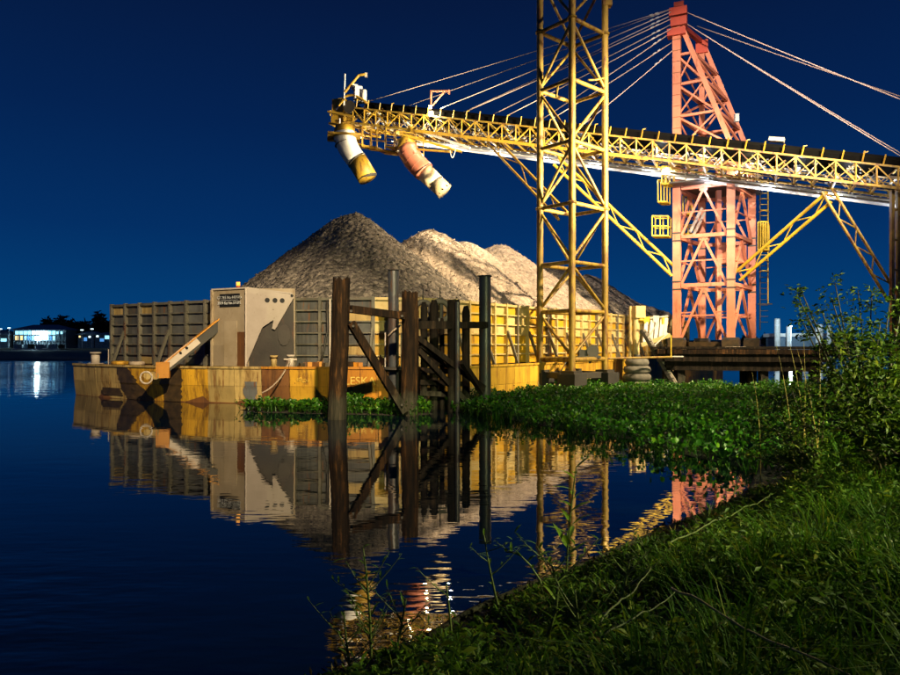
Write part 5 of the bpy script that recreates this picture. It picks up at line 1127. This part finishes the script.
# driftwood edge
dw = [P(x, y, F*2.52/(y-HY)) for x, y in ((428, 637), (470, 612), (500, 598), (540, 581), (575, 568), (610, 553), (650, 534))]
o = sweep('driftwood_pole', dw, [.03, .035, .035, .03, .03, .028, .02], 'wood', n=7, jitter=.15); tag(o, 'wet driftwood pole along the waterline', 'driftwood')
# shrubs on the right
def shrub(base, brs, nleaf, size, label, seed, mat='shrub', twig=.35, per=46):
    random.seed(seed); r_ = np.random.default_rng(seed); b = V(base); b.z = ground(b.x, b.y)-.05; t = thing('shrub', b, label, 'shrub', 'shrubs on the near bank'); pos = []
    for e in brs:
        e = V(e); mid = b.lerp(e, .5)+V((random.uniform(-.1, .1), random.uniform(-.1, .1), .18)); path = arc_pts(b, mid, e, 10)
        sweep('limb', path, [.022*(1-.8*i/10)+.003 for i in range(11)], 'bark', t, n=6)
        for i in range(3, 11):
            for j in range(3):
                q = path[i]; dr = V((random.gauss(0, 1), random.gauss(0, 1), random.gauss(.2, .6))).normalized(); L_ = twig*random.uniform(.4, 1.1)
                for m_ in range(per//6):
                    w_ = q+dr*L_*(m_+1)/(per//6); pos.append((w_.x+random.gauss(0, .03), w_.y+random.gauss(0, .03), w_.z+random.gauss(0, .03)))
    pos = np.array(pos); place('crown', leaves_mesh('crown', pos, size, seed, 1.9, .25, .2), mat, t)
shrub((6.4, 10.2, 0), [P(*q) for q in ((802, 293, 9.6), (835, 283, 10), (858, 290, 10.3), (822, 312, 9.6), (806, 318, 9.8), (872, 292, 10.2), (890, 300, 10), (905, 292, 10.5), (850, 320, 9.7), (880, 325, 9.8), (915, 320, 9.9), (798, 297, 9.4), (803, 322, 9.5), (832, 300, 9.6))], 0, .042, 'tall twiggy shrub with bare reaching branches under the conveyor trestle', 61, twig=.26, per=66)
shrub((6.0, 9.3, 0), [P(*q) for q in ((835, 345, 9), (850, 335, 9.2), (872, 338, 9), (892, 335, 9.2), (862, 362, 8.7), (840, 375, 8.8), (905, 360, 8.8), (885, 375, 8.6), (830, 395, 9.0), (915, 335, 9))], 0, .055, 'rounded yellow green leafy shrub in front of the tall twiggy one', 62, twig=.46, per=84)
shrub((5.9, 8.2, 0), [P(*q) for q in ((850, 405, 8.2), (875, 398, 8), (900, 405, 8), (830, 425, 8.3), (860, 430, 7.8), (892, 432, 7.7), (915, 420, 7.6))], 0, .052, 'low spreading shrub at the foot of the leafy one', 63, twig=.46, per=84)
shrub((6.3, 11.6, 0), [P(*q) for q in ((770, 395, 12), (790, 385, 12), (810, 378, 11.8), (800, 400, 11.5), (778, 415, 11.5), (825, 392, 11.4), (755, 410, 12))], 0, .045, 'dark low shrub between the platform and the tall grass', 64, twig=.42, per=80)
shrub((5.7, 10.4, 0), [P(*q) for q in ((760, 440, 10.6), (785, 432, 10.4), (810, 428, 10.2), (745, 455, 10.6), (775, 455, 10), (800, 450, 9.8))], 0, .04, 'small low shrub at the head of the cove', 65, twig=.36, per=80)
# arching grass stalks against the platform
random.seed(9)
for i, (x0, y0, x1, y1, lb) in enumerate(((795, 400, 776, 344, 'dry grass stalk bowing toward the red tower before the platform'), (808, 398, 789, 342, 'dry grass stalk bowing toward the tall slim silo'), (820, 395, 797, 349, 'strongly bent dry grass stalk nearest the shrub'), (800, 395, 803, 330, 'upright dry grass stalk rising above the platform deck'), (815, 390, 818, 322, 'tallest grass stalk reaching up to the broad silo'), (760, 420, 752, 372, 'short lone grass stalk at the edge of the plant mat'))):
    a, e = P(x0, y0, 11.5), P(x1, y1, 11.5); t = thing('grass_stalk', (a.x, a.y, ground(a.x, a.y)), lb, 'grass stalk', 'arching grass stalks')
    a.z = min(a.z, ground(a.x, a.y)); path = arc_pts(a, a.lerp(e, .5)+V((.12, 0, .12)), e, 8); sweep('stalk', path, [.010-.001*k_ for k_ in range(9)], 'drystem', t, n=5)
    for k_ in range(4): v, f = leaf_blade(path[2+k_], V((random.choice((-1, 1))*.6, .1, .5)), .4, .02, .5); place('leaf', poly_mesh('leaf', v, f), 'grass', t)
# long near grass tufts
random.seed(10)
for i, (px, py, d, n_, lb) in enumerate(((815, 640, 3.75, 16, 'pale long bladed tuft beside the tallest grass'), (870, 660, 3.5, 18, 'tallest long bladed grass tuft on the bank'), (775, 600, 4.4, 14, 'splayed grass tuft above the straw coloured stem'), (720, 640, 3.9, 12, 'sparse long grass tuft below the straw coloured stem'), (885, 560, 4.7, 16, 'upright grass tuft near the low spreading shrub'), (690, 560, 5.6, 12, 'grass tuft on the rim above the cove'))):
    b = P(px, py, d); b.z = ground(b.x, b.y)-.02; t = thing('grass_tuft', b, lb, 'grass tuft', 'long grass tufts')
    for k_ in range(n_):
        a = random.uniform(0, 6.28); v, f = leaf_blade(b+V((random.gauss(0, .05), random.gauss(0, .05), 0)), V((math.cos(a)*.35, math.sin(a)*.35, 1)), random.uniform(.25, .5), .011, random.uniform(.05, .3), 6); place('blade', poly_mesh('blade', v, f), 'grass', t)

# ------------------------------------------------------------------ unseen floodlight masts added to light the scene (outside the picture)
def mast(loc, heads, label):
    x, y, z = loc; g = max(ground(x, y), 0); t = thing('added_floodlight_mast', (x, y, g), label, 'floodlight mast', 'unseen floodlight masts')
    sweep('pole', [V((x, y, g-.4)), V((x, y, z-.4))], [.16, .09], 'galv', t, n=10); beam('crossarm', V((x-.7, y, z-.45)), V((x+.7, y, z-.45)), .12, .12, 'galv', t)
    for k_, (tg, pw, ang, col, rad, bl) in enumerate(heads):
        p = V((x-.5+k_*.5, y, z)); d = (V(tg)-p).normalized(); bk = p-d*.22
        place('floodlight_case', unit_box('dark'), None, t, seg_matrix(bk-d*.16, bk, .5, .4)); place('floodlight_glass', unit_box('lampwarm'), None, t, seg_matrix(bk, bk+d*.02, .44, .34))
        lamp('SPOT', 'floodlight', p, pw, col, rad, tg, ang, bl)
mast((25, 22, 20), [((8, 44, 5.0), 125000, 60, (1, .77, .44), 1.1, .7), ((6.6, 37, 17), 24000, 40, (1, .80, .5), .4, .7), ((18, 43, 14), 14000, 50, (1, .80, .58), .4, .6)], 'tall unseen floodlight mast with three heads, added on the grassy bank')  # second head added to brighten the lattice tower top
mast((28, 25, 7), [((-7, 49, 17.5), 330000, 28, (1, .82, .52), .3, .8)], 'short unseen floodlight mast added beside the tall one, aimed at the conveyor head')
mast((4, -1, 19), [((-11.5, 31, -2.4), 92000, 36, (1, .78, .46), .3, .6), ((17, 43, 15.5), 155000, 26, (1, .80, .60), .3, .6)], 'tall unseen twin headed floodlight mast added on the bank, aimed at barge bow and red tower')
mast((11, 4, 5), [((1.6, 7.8, .5), 6200, 70, (1, 1, .46), .1, 1.0), ((7.5, 17, .5), 19000, 80, (.95, 1, .42), .15, 1.0)], 'low unseen twin headed lamp added on the bank beyond the shrubs')  # added to brighten the grass and the plant mat
for o in ROOTS:
    if '_loc' in o: del o['_loc']
